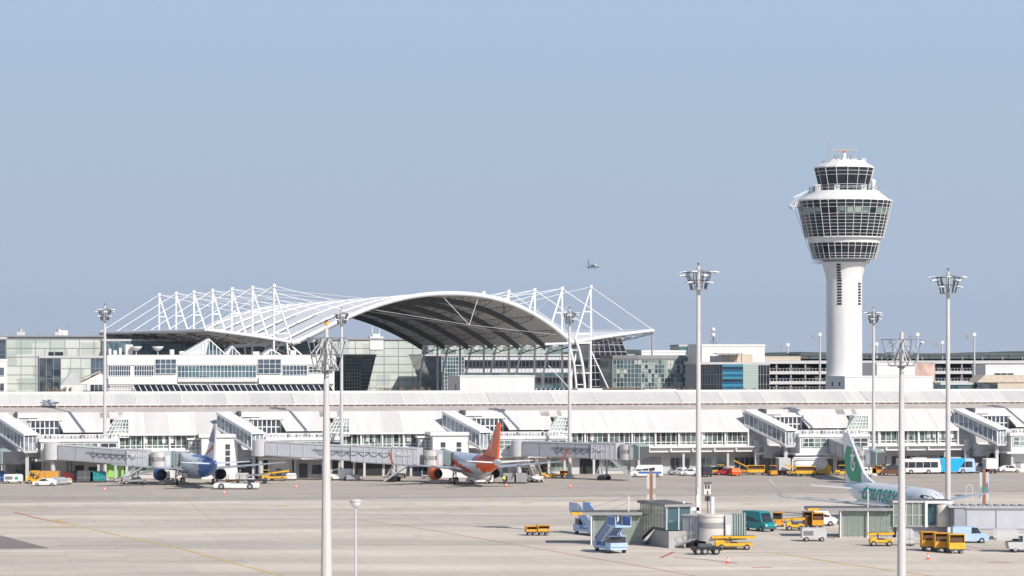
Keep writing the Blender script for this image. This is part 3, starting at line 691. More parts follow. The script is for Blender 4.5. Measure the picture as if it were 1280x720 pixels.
# ------------------------------------------------------------------ control tower
TX, TY = wp(1055.3, 5.0).x, wp(1055.3, 5.0).y
FT = Frame(1055.3, 5.0)
tb, Fb, wd, zt = block('tower_base_building', 'plain white block at the foot of the control tower', 'building', 1056, 1166, 471.5, 5.12, 15, 'white_paint', parapet=False)
mb = MB(); mb.box(-.1, wd+.1, -.1, 15.1, zt, zt+.25, 'white_paint'); mb.build('roof', tb)
mb = MB()
for y in (3.5, 9): mb.box(-.06, .02, y, y+1, zt-2.2, zt-1.2, 'glass_dark')
mb.build('window', tb)
tw = thing('control_tower', 'tall white airport control tower with dark glazed head and radar on top', 'tower', (TX, TY, -.35))
mb = MB(); mb.lathe([(4.45,0),(4.45,45.6),(4.55,46.5),(4.9,48),(5.35,49.4),(5.6,50.1)], 'white_paint', n=48); mb.build('shaft', tw)
for ang in (-112, -40):
    mb = MB()
    for k in range(9 if ang == -112 else 8):
        a = R(ang); r = 4.48; z = 39.6+.72*k; zc = z
        mb.M = Matrix.Rotation(a, 4, 'Z'); mb.box(r-.1, r+.05, -.55, .55, zc, zc+.45, 'black')
    for k in range(6):
        r = 4.55+.2*k; z = 46.0+.66*k; mb.box(r-.1, r+.05, -.5, .5, z, z+.42, 'black') if ang == -112 else None
    mb.M = None; mb.build('vent_slots', tw)
def ring(name, z0, r0, z1, r1, rows, nf, thin, g='glass_tower', heavy=()):
    mb = MB(); mb.lathe([(r0,z0),(r1,z1)], g, n=nf, smooth=False)
    for i in range(nf):
        a = 2*math.pi*i/nf; c, s_ = math.cos(a), math.sin(a)
        mb.bar((r0*c*1.005,r0*s_*1.005,z0), (r1*c*1.005,r1*s_*1.005,z1), .105, 'roof_rib')
    ks = rows if isinstance(rows, tuple) else [j/rows for j in range(rows+1)]
    for j, k in enumerate(ks):
        r = (r0+(r1-r0)*k)+.03; z = z0+(z1-z0)*k; h = .035 if j not in heavy else .11
        mb.lathe([(r-.12,z-h),(r+.05,z-h),(r+.05,z+h),(r-.12,z+h)], 'roof_rib', n=nf, smooth=False)
    return mb.build(name, tw)
def disc(name, prof, m='white_paint', n=48, sm=True):
    mb = MB(); mb.lathe(prof, m, n=n, smooth=sm); return mb.build(name, tw)
disc('gallery', [(5.0,49.9),(6.3,50.0),(6.3,50.25),(0,50.25)])
mb = MB()
for i in range(36):
    a = 2*math.pi*i/36; mb.bar((6.25*math.cos(a),6.25*math.sin(a),50.2), (6.25*math.cos(a),6.25*math.sin(a),51.2), .05, 'galv')
mb.lathe([(6.2,51.15),(6.3,51.15),(6.3,51.22),(6.2,51.22)], 'galv', n=36)
mb.lathe([(6.2,50.7),(6.28,50.7),(6.28,50.75),(6.2,50.75)], 'galv', n=36); mb.build('railing', tw)
disc('head_soffit', [(5.2,50.2),(5.6,50.9),(7.75,51.1)], 'light_grey')
ring('window', 51.1, 7.75, 55.0, 8.85, (0,.15,.32,.80,1), 32, 0)
disc('ledge', [(8.9,55.0),(9.0,55.2),(8.9,55.9),(9.3,56.3),(9.75,56.4)], 'white_paint')
ring('window', 56.4, 9.75, 65.5, 11.85, (0,.09,.18,.27,.36,.45,.54,.62,.80,.90,1), 34, 0, heavy=(0,10))
for i in range(34):
    mb = MB()
    if rng.random() < .55:
        a0, a1 = 2*math.pi*(i+.1)/34, 2*math.pi*(i+.9)/34; zz0, zz1 = 56.4+9.1*.64, 56.4+9.1*.78; rr0, rr1 = 9.75+2.1*.64+.03, 9.75+2.1*.78+.03
        mb.quad((rr0*math.cos(a0),rr0*math.sin(a0),zz0),(rr0*math.cos(a1),rr0*math.sin(a1),zz0),(rr1*math.cos(a1),rr1*math.sin(a1),zz1),(rr1*math.cos(a0),rr1*math.sin(a0),zz1),'glass_green'); mb.build('lit_pane', tw)  # lit look is put into the green pane colour, nothing glows
disc('head_roof', [(11.9,65.4),(12.0,65.7),(11.2,65.95),(9.1,67.5),(8.9,67.9),(0,67.95)])
mb = MB()
for i in range(40):
    a = 2*math.pi*i/40; mb.bar((8.7*math.cos(a),8.7*math.sin(a),67.8), (8.7*math.cos(a),8.7*math.sin(a),68.9), .06, 'galv')
mb.lathe([(8.65,68.85),(8.75,68.85),(8.75,68.95),(8.65,68.95)], 'galv', n=36); mb.build('railing', tw)
for i, (a, r) in enumerate(((-20,7.6),(200,7.9),(250,8.0),(-150,8.1),(-60,8))):
    mb = MB(); a = R(a); mb.box(r*math.cos(a)-.7, r*math.cos(a)+.7, r*math.sin(a)-.5, r*math.sin(a)+.5, 67.9, 69.2+.3*(i % 2), 'light_grey'); mb.build('roof_equipment', tw)
mb = MB(); mb.lathe([(0,70.9),(.5,70.7),(.75,70.1),(.5,69.4),(.3,67.9)], 'white_paint', c=(6.6,-4.5), n=12); mb.build('radome', tw)
ring('cab_window', 67.9, 6.0, 73.8, 7.5, (0,.14,.28,.68,.84,1), 16, 0, heavy=(0,5))
mb = MB(); mb.lathe([(7.5,73.7),(7.6,73.85),(7.55,74.05),(5.6,75.1),(5.4,75.5),(0,75.55)], 'white_paint', n=16, smooth=False); mb.build('cab_roof', tw)
mb = MB()
for i in range(14):
    a = 2*math.pi*i/14; mb.lathe([(0,76.4),(.35,75.4),(.4,75.9),(.25,75.5)], 'white_paint', c=(2.9*math.cos(a),2.9*math.sin(a)), n=8); mb.bar((2.9*math.cos(a),2.9*math.sin(a),75.5), (2.4*math.cos(a+.4),2.4*math.sin(a+.4),77.1), .09, 'galv')
mb.cyl((0,0,75.5), (0,0,77.6), .7, .35, 'white_paint', 10); mb.box(4,5.2,-2,0,75.5,76.2,'light_grey'); mb.build('antenna_cluster', tw)
mb = MB(); mb.cyl((0,0,77.5), (0,0,78.1), .3, .42, 'orange', 10); mb.build('radar_drive', tw)
mb = MB(); mb.hexa([(-3.4,-.3,78.1),(3.4,-.3,78.1),(3.4,.5,78.1),(-3.4,.5,78.1),(-3.6,-.5,78.55),(3.6,-.5,78.55),(3.6,.3,78.55),(-3.6,.3,78.55)], 'light_grey'); mb.build('radar_antenna', tw)
for x, z in ((-3.9, 81.2), (3.9, 79.3)):
    mb = MB(); mb.cyl((x,0,75.4), (x,0,z), .07, .04, 'galv', 6); mb.build('antenna', tw)
# window cleaning gondola rig hanging left of the head
mb = MB()
mb.box(-14, -10.4, -3.4, -.5, 64.0, 64.4, 'light_grey'); mb.box(-12.6, -10.8, -3, -1, 64.4, 65.6, 'white_paint')
for x in (-14, -13, -12, -11): mb.bar((x,-3.4,64.4), (x,-3.4,65.8), .08, 'galv')
mb.bar((-14,-3.4,65.8), (-10.4,-3.4,65.8), .1, 'galv'); mb.bar((-14,-3.4,64.4),(-10.5,-3.4,67.4),.14,'white_paint'); mb.bar((-13,-3.4,66.3),(-9.6,-3.4,67.9),.3,'white_paint')
mb.cyl((-13.2,-3,63.4), (-13.2,-3,64), .6, .7, 'light_grey'); mb.build('maintenance_balcony', tw)
mb = MB()
for dx in (0, .9, 1.7): mb.tube([(-12.9+dx,-3,64), (-8.4+dx*.5,-3,51.2), (-8+dx,-3,49.6)], .06, 'galv', 5)
mb.tube([(-8.3,-3,49.6),(-7.2,-3,50.6),(-6.8,-3,49.8),(-6,-3,50.4)], .06, 'galv', 5); mb.build('rope', tw)
# ------------------------------------------------------------------ terminal pier
FP = Frame(0, 5.82)
U0, U1 = -25.0, FP.u(1300)+8
pier = thing('terminal_pier', 'long white terminal pier with pitched metal roofs and glazed gate floor', 'terminal', FP.o, ANG)
up = lambda px, v=0: FP.u(px, v)
mb = MB()
mb.box(U0, U1, 3.2, 26, 0, 4.9, 'light_grey')            # ground floor wall, set back
mb.box(U0, U1, .35, 26, 4.9, 9.65, 'light_grey')
mb.build('wall', pier)
mb = MB(); mb.box(U0, U1, -.7, .3, 4.9, 5.9, 'white_paint'); mb.box(U0, U1, -1.5, .34, 5.9, 6.15, 'white_paint'); mb.box(U0, U1, -.05, .345, 6.15, 6.45, 'white_paint')
k = U0
while k < U1: mb.box(k, k+.35, -1.3, -.7, 5.2, 5.9, 'white_paint'); k += 5.1
mb.build('gallery_beam', pier)
mods = [(-79, 0), (205, 0)]
M0 = [275-281, 275, 557, 935, 1197]       # left edges of the gate modules in the picture
Ms = [up(p) for p in M0]
WM = 26.3   # module width
# roofs: lower pitched roof between and above modules
def roof_seg(a, b, v0, z0, v1, z1, m, shear0=0., shear1=0., name='roof_slope', bay=5.2):
    mb = MB(); k0 = a
    n = max(1, round((b-a)/bay))
    for i in range(n):
        x0, x1 = a+(b-a)*i/n, a+(b-a)*(i+1)/n
        s0 = shear0 if i == 0 else 0; s1 = shear1 if i == n-1 else 0
        mm = m if rng.random() < .72 else ('grey_roof' if m == 'white_roof' else 'white_roof')
        mb.hexa([(x0+s0,v0,z0-.35),(x1+s1,v0,z0-.35),(x1,v1,z1-.35),(x0,v1,z1-.35),(x0+s0,v0,z0),(x1+s1,v0,z0),(x1,v1,z1),(x0,v1,z1)], mm)
        mb.bar((x0+s0+.0,v0-.02,z0+.03), (x0,v1+.02,z1+.03), .14, 'roof_rib', .10)
        for j in ((1,2,3,4) if False else ()):
            zz_ = j/5; mb.bar((x0+.15,v0+(v1-v0)*zz_,z0+(z1-z0)*zz_+.0), (x1-.1,v0+(v1-v0)*zz_,z0+(z1-z0)*zz_+.0), .05, m, .05)
    mb.bar((b+shear1,v0-.02,z0+.03), (b,v1+.02,z1+.03), .14, 'roof_rib', .10)
    return mb.build(name, pier)
ZR0, ZR1 = 9.75, 14.35
prev = U0
segs = []
for a in Ms: segs.append((prev, a-.0)); prev = a+WM
segs.append((prev, U1))
for a, b in segs:
    if b-a < 1: continue
    roof_seg(a, b, -.75, ZR0, 6, ZR1, 'white_roof', 0, 0)
mb = MB()
for a, b in segs: mb.box(a, b, -.85, -.62, ZR0-.38, ZR0-.05, 'white_paint')
mb.build('eaves_trim', pier)
mb = MB(); mb.box(U0, U1, 5.9, 15, 14.0, 14.36, 'flat_roof'); mb.hexa([(U0,6.05,14.36),(U1,6.05,14.36),(U1,14,14.37),(U0,14,14.37),(U0,6.05,14.4),(U1,6.05,14.4),(U1,14,15.3),(U0,14,15.3)], 'flat_roof'); mb.build('flat_roof', pier)
mb = MB(); mb.box(U0, U1, 14.02, 14.5, 15.2, 15.62, 'brown_box')
k = U0
while k < U1: mb.box(k, k+.35, 13.95, 14.03, 15.3, 15.6, 'mid_grey'); k += 1.7
mb.build('gutter_gap', pier)
mb = MB(); mb.box(U0, U1, 20, 26, 0, 18.2, 'white_paint'); mb.box(U0, U1, 6, 20, 4.9, 14.0, 'light_grey'); mb.build('rear_wall', pier)
for a in range(6):
    x0 = U0+(U1-U0)*a/6; x1 = U0+(U1-U0)*(a+1)/6
    roof_seg(x0, x1, 13.9, 15.95, 20, 18.35, 'white_roof' if a in (0,2,4,5) else 'grey_roof', name='upper_roof')
mb = MB(); mb.box(U0, U1, 19.9, 26.2, 18.25, 18.6, 'white_paint'); mb.build('ridge_deck', pier)
# glazed gate floor
for a, b in segs:
    if b-a < 4: continue
    n = max(1, round((b-a)/10.4)); 
    for i in range(n):
        x0, x1 = a+(b-a)*i/n, a+(b-a)*(i+1)/n
        if x1 < up(-15): continue
        g = 'glass_gate'
        win_band('window', pier, x0+.18, x1-.18, .2, 6.45, 9.65, 9, 1, g, 'steel_white', fw=.13, zs=[6.55,7.15,9.6])
        mb = MB()
        for k in range(9):      # deeper uprights and curtains that differ per bay
            if rng.random() < .35:
                xx = x0+.3+(x1-x0-.6)*k/8; mb.box(xx, xx+.5+rng.random()*.5, .14, .19, 7.7, 9.4, rng.choice(['white_paint','light_grey','black','black','glass_sun'])); mb.build('blind', pier); mb = MB()
for a, b in segs:
    n = max(1, round((b-a)/5.2))
    for i in range(n+1): x = a+(b-a)*i/n; mb = MB(); mb.box(x-.16, x+.16, -.4, .3, 6.15, 9.6, 'white_paint'); mb.build('pilaster', pier)
# service floor below: columns, doors, glass
k = U0
while k < U1:
    mb = MB(); mb.box(k-.25, k+.25, -.2, .3, 0, 4.9, 'light_grey'); mb.build('column', pier); k += 10.4
k = U0+1; i = 0
while k < U1-8:
    wdt = rng.choice([3.0, 4.5, 6.0]); kind = rng.random()
    if kind < .55: win_band('service_window', pier, k, k+wdt, 3.1, .9, 3.5, int(wdt/1.1), 1, rng.choice(['glass_green','glass_dark','glass_dark','glass_sun']), 'light_grey', fw=.1)
    elif kind < .75:
        mb = MB(); mb.box(k, k+wdt, 3.05, 3.2, 0, 3.6, rng.choice(['white_paint','mid_grey','dark_steel','mid_grey'])); 
        for q in range(5): mb.box(k, k+wdt, 3.0, 3.06, .3+q*.7, .36+q*.7, 'light_grey')
        mb.build('roller_door', pier)
    else:
        mb = MB(); mb.box(k, k+wdt, 3.08, 3.2, .1, 4.4, 'black'); mb.build('painted_opening', pier)  # flat black panel, the shade of an opening put into its colour
    k += wdt+rng.choice([.6, 1.2, 2.2])
mb = MB(); mb.box(up(116), up(156), 2.9, 3.05, .2, 3.9, 'lime')
for q in range(6): mb.box(up(116)+q*1.2, up(116)+q*1.2+.12, 2.85, 2.92, .2, 3.9, 'light_grey')
mb.build('green_door', pier, 'bright lime green sliding door panel')
mb = MB(); mb.box(up(200), up(222), .22, .26, 7.1, 9.4, 'orange'); 
mb.build('orange_curtain', pier, 'orange banner behind the gate windows')
# gate modules
def module(a, idx):
    M_ = MB()
    # back fill: raised roof part with two dormers, standing on the terrace
    T0 = a+9.2; T1 = a+WM
    zter = 9.0
    # upper roof piece: starts higher up (cut short by the terrace)
    mb = MB()
    def slope(x0, x1, v0, v1, m='white_roof'):
        f = lambda v: ZR0+(ZR1-ZR0)*(v+.75)/6.75
        mb.hexa([(x0,v0,f(v0)-.3),(x1,v0,f(v0)-.3),(x1,v1,f(v1)-.3),(x0,v1,f(v1)-.3),(x0,v0,f(v0)),(x1,v0,f(v0)),(x1,v1,f(v1)),(x0,v1,f(v1))], m)
    slope(a+4.5, a+8.8, 3.9, 6); slope(a+8.8, a+15.2, 3.7, 6, 'white_roof'); slope(a+15.2, a+24.6, .2, 6); slope(a+22.5, a+27.4, 4.2, 6)
    f = lambda v: ZR0+(ZR1-ZR0)*(v+.75)/6.75
    mb.hexa([(a+14.4,.2,f(.2)-.3),(a+15.2,.2,f(.2)-.3),(a+15.2,3.7,f(3.7)-.3),(a+13.4,3.7,f(3.7)-.3),(a+14.4,.2,f(.2)),(a+15.2,.2,f(.2)),(a+15.2,3.7,f(3.7)),(a+13.4,3.7,f(3.7))], 'white_roof')
    for x in (a+15.2, a+20.3): mb.bar((x,.2,f(.2)+.03), (x,6,f(6)+.03), .14, 'roof_rib', .1)
    mb.build('roof_slope', pier)
    mb = MB(); mb.box(a+.6, a+5, 2.5, 6.0, 5, 13.4, 'white_paint'); mb.box(a+.3, a+9.2, 3.5, 6.2, 13.2, 13.7, 'white_paint'); mb.box(a+4.3, a+4.8, 1.2, 5.8, 13.4, 14.5, 'dark_steel'); mb.build('stair_head', pier)
    win_band('dormer_window', pier, a+7.6, a+13.6, 3.3, 9.4, 12.6, 6, 2, 'glass_dark', 'steel_white', fw=.2)
    mb = MB(); mb.prism([(a+4.8,9.4),(a+14,9.4),(a+14,13.0),(a+4.8,13.0)], 3.5, 6, 'light_grey'); mb.box(a+7, a+14.4, 2.9, 4, 12.65, 12.95, 'white_paint'); mb.build('dormer', pier)
    # glazed stair lantern on the right of the module
    mb = MB(); x0, x1 = a+22.8, a+28.4
    mb.hexa([(x0,-.6,9.0),(x1,-.6,9.0),(x1,4,9.0),(x0,4,9.0),(x0+2.6,-.6,12.9),(x1,-.6,12.9),(x1,4,12.9),(x0+2.6,4,12.9)], 'glass_sun')
    for k in range(7): q = k/6; x = x0+(x1-x0)*q; xt = x0+2.6+(x1-x0-2.6)*q; mb.bar((x,-.7,9.0), (xt,-.7,12.9), .14, 'steel_white')
    for k in range(6): q = k/5; mb.bar((x0+2.6*q,-.72,9.0+3.9*q), (x1,-.72,9.0+3.9*q), .13, 'steel_white')
    mb.build('stair_lantern', pier)
    # sloping covered stair
    s0, s1 = (a+.6, 1.5, 11.0), (a+7.0, -9.0, 6.6); wv = 2.6
    d = Vector((s1[0]-s0[0], s1[1]-s0[1], 0)).normalized(); q = Vector((-d.y, d.x, 0)); A = Vector(s0); B = Vector(s1)
    mb = MB(); hh = 3.0; L_ = A-q*1.3; L2 = B-q*1.3; Rr = A+q*1.9; R2 = B+q*1.9; up_ = Vector((0,0,1))
    for P0, P1 in ((L_, L2), (Rr, R2)):
        mb.add([P0, P1, P1+up_*hh, P0+up_*hh], [(0,1,2,3)], 'glass_stair')
        n = 9
        for k in range(n+1): c = P0.lerp(P1, k/n); mb.bar(c, c+up_*hh, .16, 'steel_white')
        mb.bar(P0, P1, .45, 'steel_white'); mb.bar(P0+up_*hh, P1+up_*hh, .4, 'steel_white')
    mb.add([L2, R2, R2+up_*hh, L2+up_*hh], [(0,1,2,3)], 'glass_stair')
    for k in range(4): c = L2.lerp(R2, k/3)-d*.05; mb.bar(c, c+up_*hh, .2, 'steel_white')
    mb.build('stair_glazing', pier)
    mb = MB(); mb.hexa([L_-up_*.5, Rr-up_*.5, R2-up_*.5, L2-up_*.5, L_, Rr, R2, L2], 'light_grey'); mb.build('stair_floor', pier)
    mb = MB(); e = q*.35; u3 = up_*(hh+.2)
    mb.hexa([L_-e+u3, Rr+e+u3, R2+e+d*.4+u3, L2-e+d*.4+u3, L_-e+u3+up_*.25, Rr+e+u3+up_*.25, R2+e+d*.4+u3+up_*.25, L2-e+d*.4+u3+up_*.25], 'white_paint'); mb.build('stair_roof', pier)
    # bridge head block standing out from the pier
    x0, x1 = a+9.4, a+21.5; v0, v1 = -9.2, .2
    mb = MB(); mb.box(x0, x1+4, v0, v1, 4.6, 8.95, 'white_paint'); mb.box(x0-.4, x1+4.3, v0-.35, v1, 8.4, 9.05, 'white_paint'); mb.box(x0-1.2, x1+4.2, v0-.6, v1, 4.3, 4.75, 'white_paint'); mb.build('bridge_head', pier)
    win_band('bridge_window', pier, x0+.5, x1-.2, v0-.14, 6.2, 8.1, 8, 2, 'glass_green', 'steel_white', fw=.14)
    win_band('bridge_window', pier, x1+.4, x1+3.8, v0-.14, 6.2, 8.1, 2, 2, 'glass_dark', 'steel_white', fw=.14)
    mb = MB(); mb.box(x0+.4, x1+3.8, v0+.2, v0+.26, 9.9, 10.0, 'steel_white')
    k = x0+.4
    while k < x1+3.8: mb.bar((k,v0+.23,9), (k,v0+.23,10), .07, 'steel_white'); k += .7
    k = x0+.8
    while k < x1+3: mb.box(k, k+.45, v0+.9, v0+1.5, 9.05, 9.55+.3*rng.random(), rng.choice(['light_grey','mid_grey','white_paint','dark_steel'])); k += .9
    mb.build('terrace_railing', pier)
    for x in (x0+.4, x0+6, x1, x1+3.6): mb = MB(); mb.box(x-.25, x+.25, v0+.3, v0+.8, 0, 4.35, 'light_grey'); mb.build('column', pier)
    # store rooms under the bridge head
    mb = MB(); mb.box(x0+1.0, x0+5.6, v0+2.2, .1, 0, 4.2, 'white_paint'); mb.box(x0+2, x0+3.2, v0+2.1, v0+2.22, .1, 2.3, 'mid_grey'); mb.build('store_room', pier)
    mb = MB(); mb.box(x0+6.6, x0+13.5, v0+4.4, .1, 0, 4.2, 'light_grey' if idx % 2 else 'white_paint'); mb.box(x0+7.4, x0+9.2, v0+4.3, v0+4.42, .1, 3.2, 'dark_steel'); mb.box(x0+10.2, x0+12.6, v0+4.3, v0+4.42, .9, 2.9, 'glass_dark'); mb.build('store_room', pier)
    # pipes and vents under the stair
    mb = MB()
    for k in range(4): mb.cyl((a+1.5+k*1.7,-1.5-k*1.3,4.2+.3*(k % 2)), (a+3.2+k*1.7,-1.7-k*1.3,4.6), .35, .35, rng.choice(['white_paint','mid_grey','light_grey']), 8)
    mb.box(a+3, a+6.4, -3.6, -.8, 3.5, 6.2, 'light_grey'); mb.box(a+1.2, a+2.2, -1.6, -.6, 0, 7.5, 'light_grey'); mb.box(a+6.2, a+6.9, -7.8, -7.1, 0, 6.2, 'light_grey'); mb.build('services', pier)
for i, a in enumerate(Ms): module(a, i)
# white annexes that stand in front of the pier
def annex(px0, px1, ytop, ybot, sc, label, grey):
    F_ = Frame(px0, sc); wd = F_.u(px1); zt = zz(ytop, sc); t = thing('gate_annex', label, 'building', F_.o, ANG)
    mb = MB(); mb.box(0, wd, 0, 7, 0, zt, 'white_paint'); mb.build('wall', t)
    mb = MB(); mb.box(-.6, wd+.3, -.4, 7.4, zt, zt+.75, 'white_paint'); mb.build('roof', t)
    mb = MB(); g0 = F_.u(px0-grey); mb.box(g0, -.01, 3.5, 7, zt-4.9, zt-.6, 'mid_grey'); mb.box(g0-.3, 0-.01, 3.2, 7.2, zt-.6, zt-.2, 'white_paint')
    for k in range(3):
        for j in range(5): mb.box(g0+.5+k*.9, g0+.9+k*.9, 3.42, 3.5, zt-4.3+j*.7, zt-3.9+j*.7, 'white_paint')
    mb.build('grey_stair_box', t)
    for x in (wd*.22, wd*.66):
        for j in range(4): 
            m2 = MB(); m2.box(x, x+wd*.13, -.05, .01, zt-2.6-j*1.35, zt-1.5-j*1.35, 'glass_dark'); m2.build('window', t)
    return t
annex(252, 297, 547, 592, 5.78, 'tall white gate annex behind the tail of the blue and silver jet', 15)
annex(541, 586, 544.5, 592, 5.70, 'tall white gate annex behind the orange and white jet', 15)
# ------------------------------------------------------------------ lighting masts
def crown(t, z, rad=2.3, h=3.2, n=10, lamp='white_paint', dark='dark_steel'):
    mb = MB(); pt = lambda r, a, zc: (r*math.cos(a), r*math.sin(a), zc)
    mb.lathe([(.3,z-h-.1),(rad*.48,z-h-.05),(rad*.48,z-h+.08),(.3,z-h+.1)], 'mid_grey', n=14, smooth=False)
    for i in range(n):
        a = 2*math.pi*i/n+.2; a2 = 2*math.pi*(i+1)/n+.2
        mb.tube([pt(rad*.42,a,z-h), pt(rad*.52,a,z-h*.7), pt(rad*.66,a,z-h*.4), pt(rad*.68,a,z-.8)], .08, dark, 5)
        mb.bar(pt(rad*.68,a,z-.8), pt(rad*.68,a2,z-.8), .07, dark); mb.bar(pt(rad*.56,a,z-h*.6), pt(rad*.56,a2,z-h*.6), .06, dark)
        mb.bar(pt(.25,a,z-.4), pt(rad*.68,a,z-.8), .06, 'mid_grey')
        if i % 2: mb.bar(pt(.25,a,z-h*.75), pt(rad*.66,a,z-h*.4), .06, 'mid_grey')
        kz = (.85, h*.42, h*.72)[i % 3]; kr = (1.0, .9, .74)[i % 3]
        mb.bar(pt(rad*.5,a,z-kz), pt(rad*kr,a,z-kz), .08, dark)
    mb.cyl((0,0,z-.3), (0,0,z+.35), .05, .05, 'mid_grey', 6); mb.cyl((0,0,z+.3), (0,0,z+.55), .16, .14, dark, 8)
    mb.build('rack', t)
    for i in range(n):
        a = 2*math.pi*i/n+.2; m2 = MB(); kz = (.85, h*.42, h*.72)[i % 3]; kr = (1.0, .9, .74)[i % 3]
        m2.M = Matrix.Translation(pt(rad*kr-.1, a, z-kz+.1)) @ Matrix.Rotation(a, 4, 'Z') @ Matrix.Rotation(R(6), 4, 'Y')
        m2.hexa([(-.45,-.36,-.05),(.5,-.36,-.05),(.5,.36,-.05),(-.45,.36,-.05),(-.35,-.26,.1),(.42,-.26,.1),(.42,.26,.1),(-.35,.26,.1)], lamp)
        m2.build('floodlight', t)
def high_mast(px, sc, ztop, label, group='tall lighting masts', r0=.45, r1=.27, rad=2.6, h=3.3, base=True):
    p = wp(px, sc); t = thing('light_mast', label, 'light mast', p, rng.random()*3, group)
    mb = MB(); mb.cyl((0,0,0), (0,0,ztop*.5), r0, (r0+r1)/2, 'pole_grey', 12); mb.cyl((0,0,ztop*.5-.01), (0,0,ztop), (r0+r1)/2*.98, r1, 'pole_grey', 12)
    for k in (.25,.5,.75): mb.lathe([((r0+(r1-r0)*k)*1.02,ztop*k-.1),((r0+(r1-r0)*k)*1.06,ztop*k),((r0+(r1-r0)*k)*1.02,ztop*k+.1)], 'pole_grey', n=12)
    mb.build('pole', t)
    if base: mb = MB(); mb.lathe([(.9,0),(.9,.5),(.6,.6),(.55,1.2)], 'light_grey', n=12); mb.build('base', t)
    crown(t, ztop, rad, h)
    return t
high_mast(131, 5.86, 37.3, 'grey lighting mast in front of the stepped office, leftmost of the tall masts', rad=1.9, h=3.1)
high_mast(427, 5.80, 36.6, 'grey lighting mast rising in front of the left end of the arched canopy', rad=1.9, h=3.1)
high_mast(712, 5.74, 36.8, 'grey lighting mast in front of the right foot of the arched canopy', rad=1.9, h=3.1)
high_mast(1092, 5.62, 37.0, 'grey lighting mast just right of the control tower shaft', rad=1.9, h=3.1)
high_mast(1352, 5.5, 37, 'lighting mast just beyond the right edge', rad=1.9, h=3.1)
high_mast(873, 8.75, 39.7, 'tall grey lighting mast beside the left glass gate house')
high_mast(1185, 8.2, 39.7, 'tall grey lighting mast at the jet bridge of the green and white jet')
# two nearest masts with lattice lamp racks
for px, sc, zt, lab, bc in ((408, 15.3, 29.9, 'thick near mast with lattice lamp rack and orange warning lamp on its tip', True), (1127, 12.4, 29.5, 'thick near mast with lattice lamp rack in front of the green and white jet', False)):
    t = thing('near_mast', lab, 'light mast', wp(px, sc), .4)
    mb = MB(); r0, r1 = (.60, .17) if bc else (.50, .20); zt -= .5 if bc else 0; mb.cyl((0,0,0), (0,0,zt), r0, r1, 'pole_grey', 14); mb.bar((-r0*.85,-r0*.45,0), (-r1*.85,-r1*.45,zt-.5), .10, 'mid_grey'); mb.build('pole', t)
    if bc:
        m2 = MB(); m2.cyl((0,0,zt), (0,0,zt+.3), .05, .05, 'light_grey', 8); m2.cyl((0,0,zt+.3), (0,0,zt+.55), .15, .17, 'yellow', 10); m2.cyl((0,0,zt+.55), (0,0,zt+.75), .13, .09, 'maroon', 10); m2.build('warning_lamp', t)
    mb = MB(); z0, z1 = zt-3.4, zt-.75; rt = 1.6 if bc else 2.0; rb = rt*.62; n = 6; g = 'rack_grey'
    pt = lambda r, k, z: (r*math.cos(2*math.pi*k/n+.5), r*math.sin(2*math.pi*k/n+.5), z)
    for k in range(n):
        mb.bar(pt(rt,k,z1), pt(rt,k+1,z1), .07, g); mb.bar(pt(rb,k,z0), pt(rb,k+1,z0), .07, g)
        mb.bar(pt(rt,k,z1), pt(rb,k,z0), .075, g); mb.bar(pt(.3,k,z1), pt(rt,k,z1), .08, g); mb.bar(pt(.3,k,z0), pt(rb,k,z0), .10, g)
        mb.bar(pt(.25,k,z0+1.7), pt(rb,k,z0), .11, 'light_grey'); mb.bar(pt(.25,k,z1), pt((rt+rb)/2,k,(z0+z1)/2), .10, 'light_grey')
        mb.bar(pt((rt+rb)/2,k,(z0+z1)/2), pt((rt+rb)/2,k+1,(z0+z1)/2), .07, g)
    mb.lathe([(.28,z0-.2),(.42,z0-.2),(.42,z0),(.28,z0)], g, n=10); mb.build('lattice_rack', t)
    for i in range(n):
        for r, z_, ok in ((rt+.05, z1-.25, i % 2), ((rt+rb)/2, (z0+z1)/2-.1, i % 3 == 0)):
            if not ok: continue
            a = 2*math.pi*i/n+.5; m2 = MB(); m2.M = Matrix.Translation((r*math.cos(a), r*math.sin(a), z_)) @ Matrix.Rotation(a, 4, 'Z') @ Matrix.Rotation(R(20), 4, 'Y')
            m2.hexa([(-.2,-.22,-.06),(.25,-.22,-.06),(.25,.22,-.06),(-.2,.22,-.06),(-.12,-.16,.1),(.18,-.16,.1),(.18,.16,.1),(-.12,.16,.1)], 'galv'); m2.build('floodlight', t)
t = thing('street_lamp', 'short lamp post with flat round lantern head in the foreground', 'street lamp', wp(444.5, 12.6))
mb = MB(); mb.cyl((0,0,0), (0,0,12.15), .14, .09, 'pole_grey', 10); mb.build('pole', t)
mb = MB(); mb.lathe([(0,12.95),(.35,12.9),(.62,12.78),(.63,12.68),(.58,12.64)], 'light_grey', n=16); mb.build('lamp_cap', t)
mb = MB(); mb.lathe([(.56,12.66),(.5,12.4),(.28,12.12),(.12,12.05)], 'lamp_glass', n=16); mb.build('lamp_glass', t)
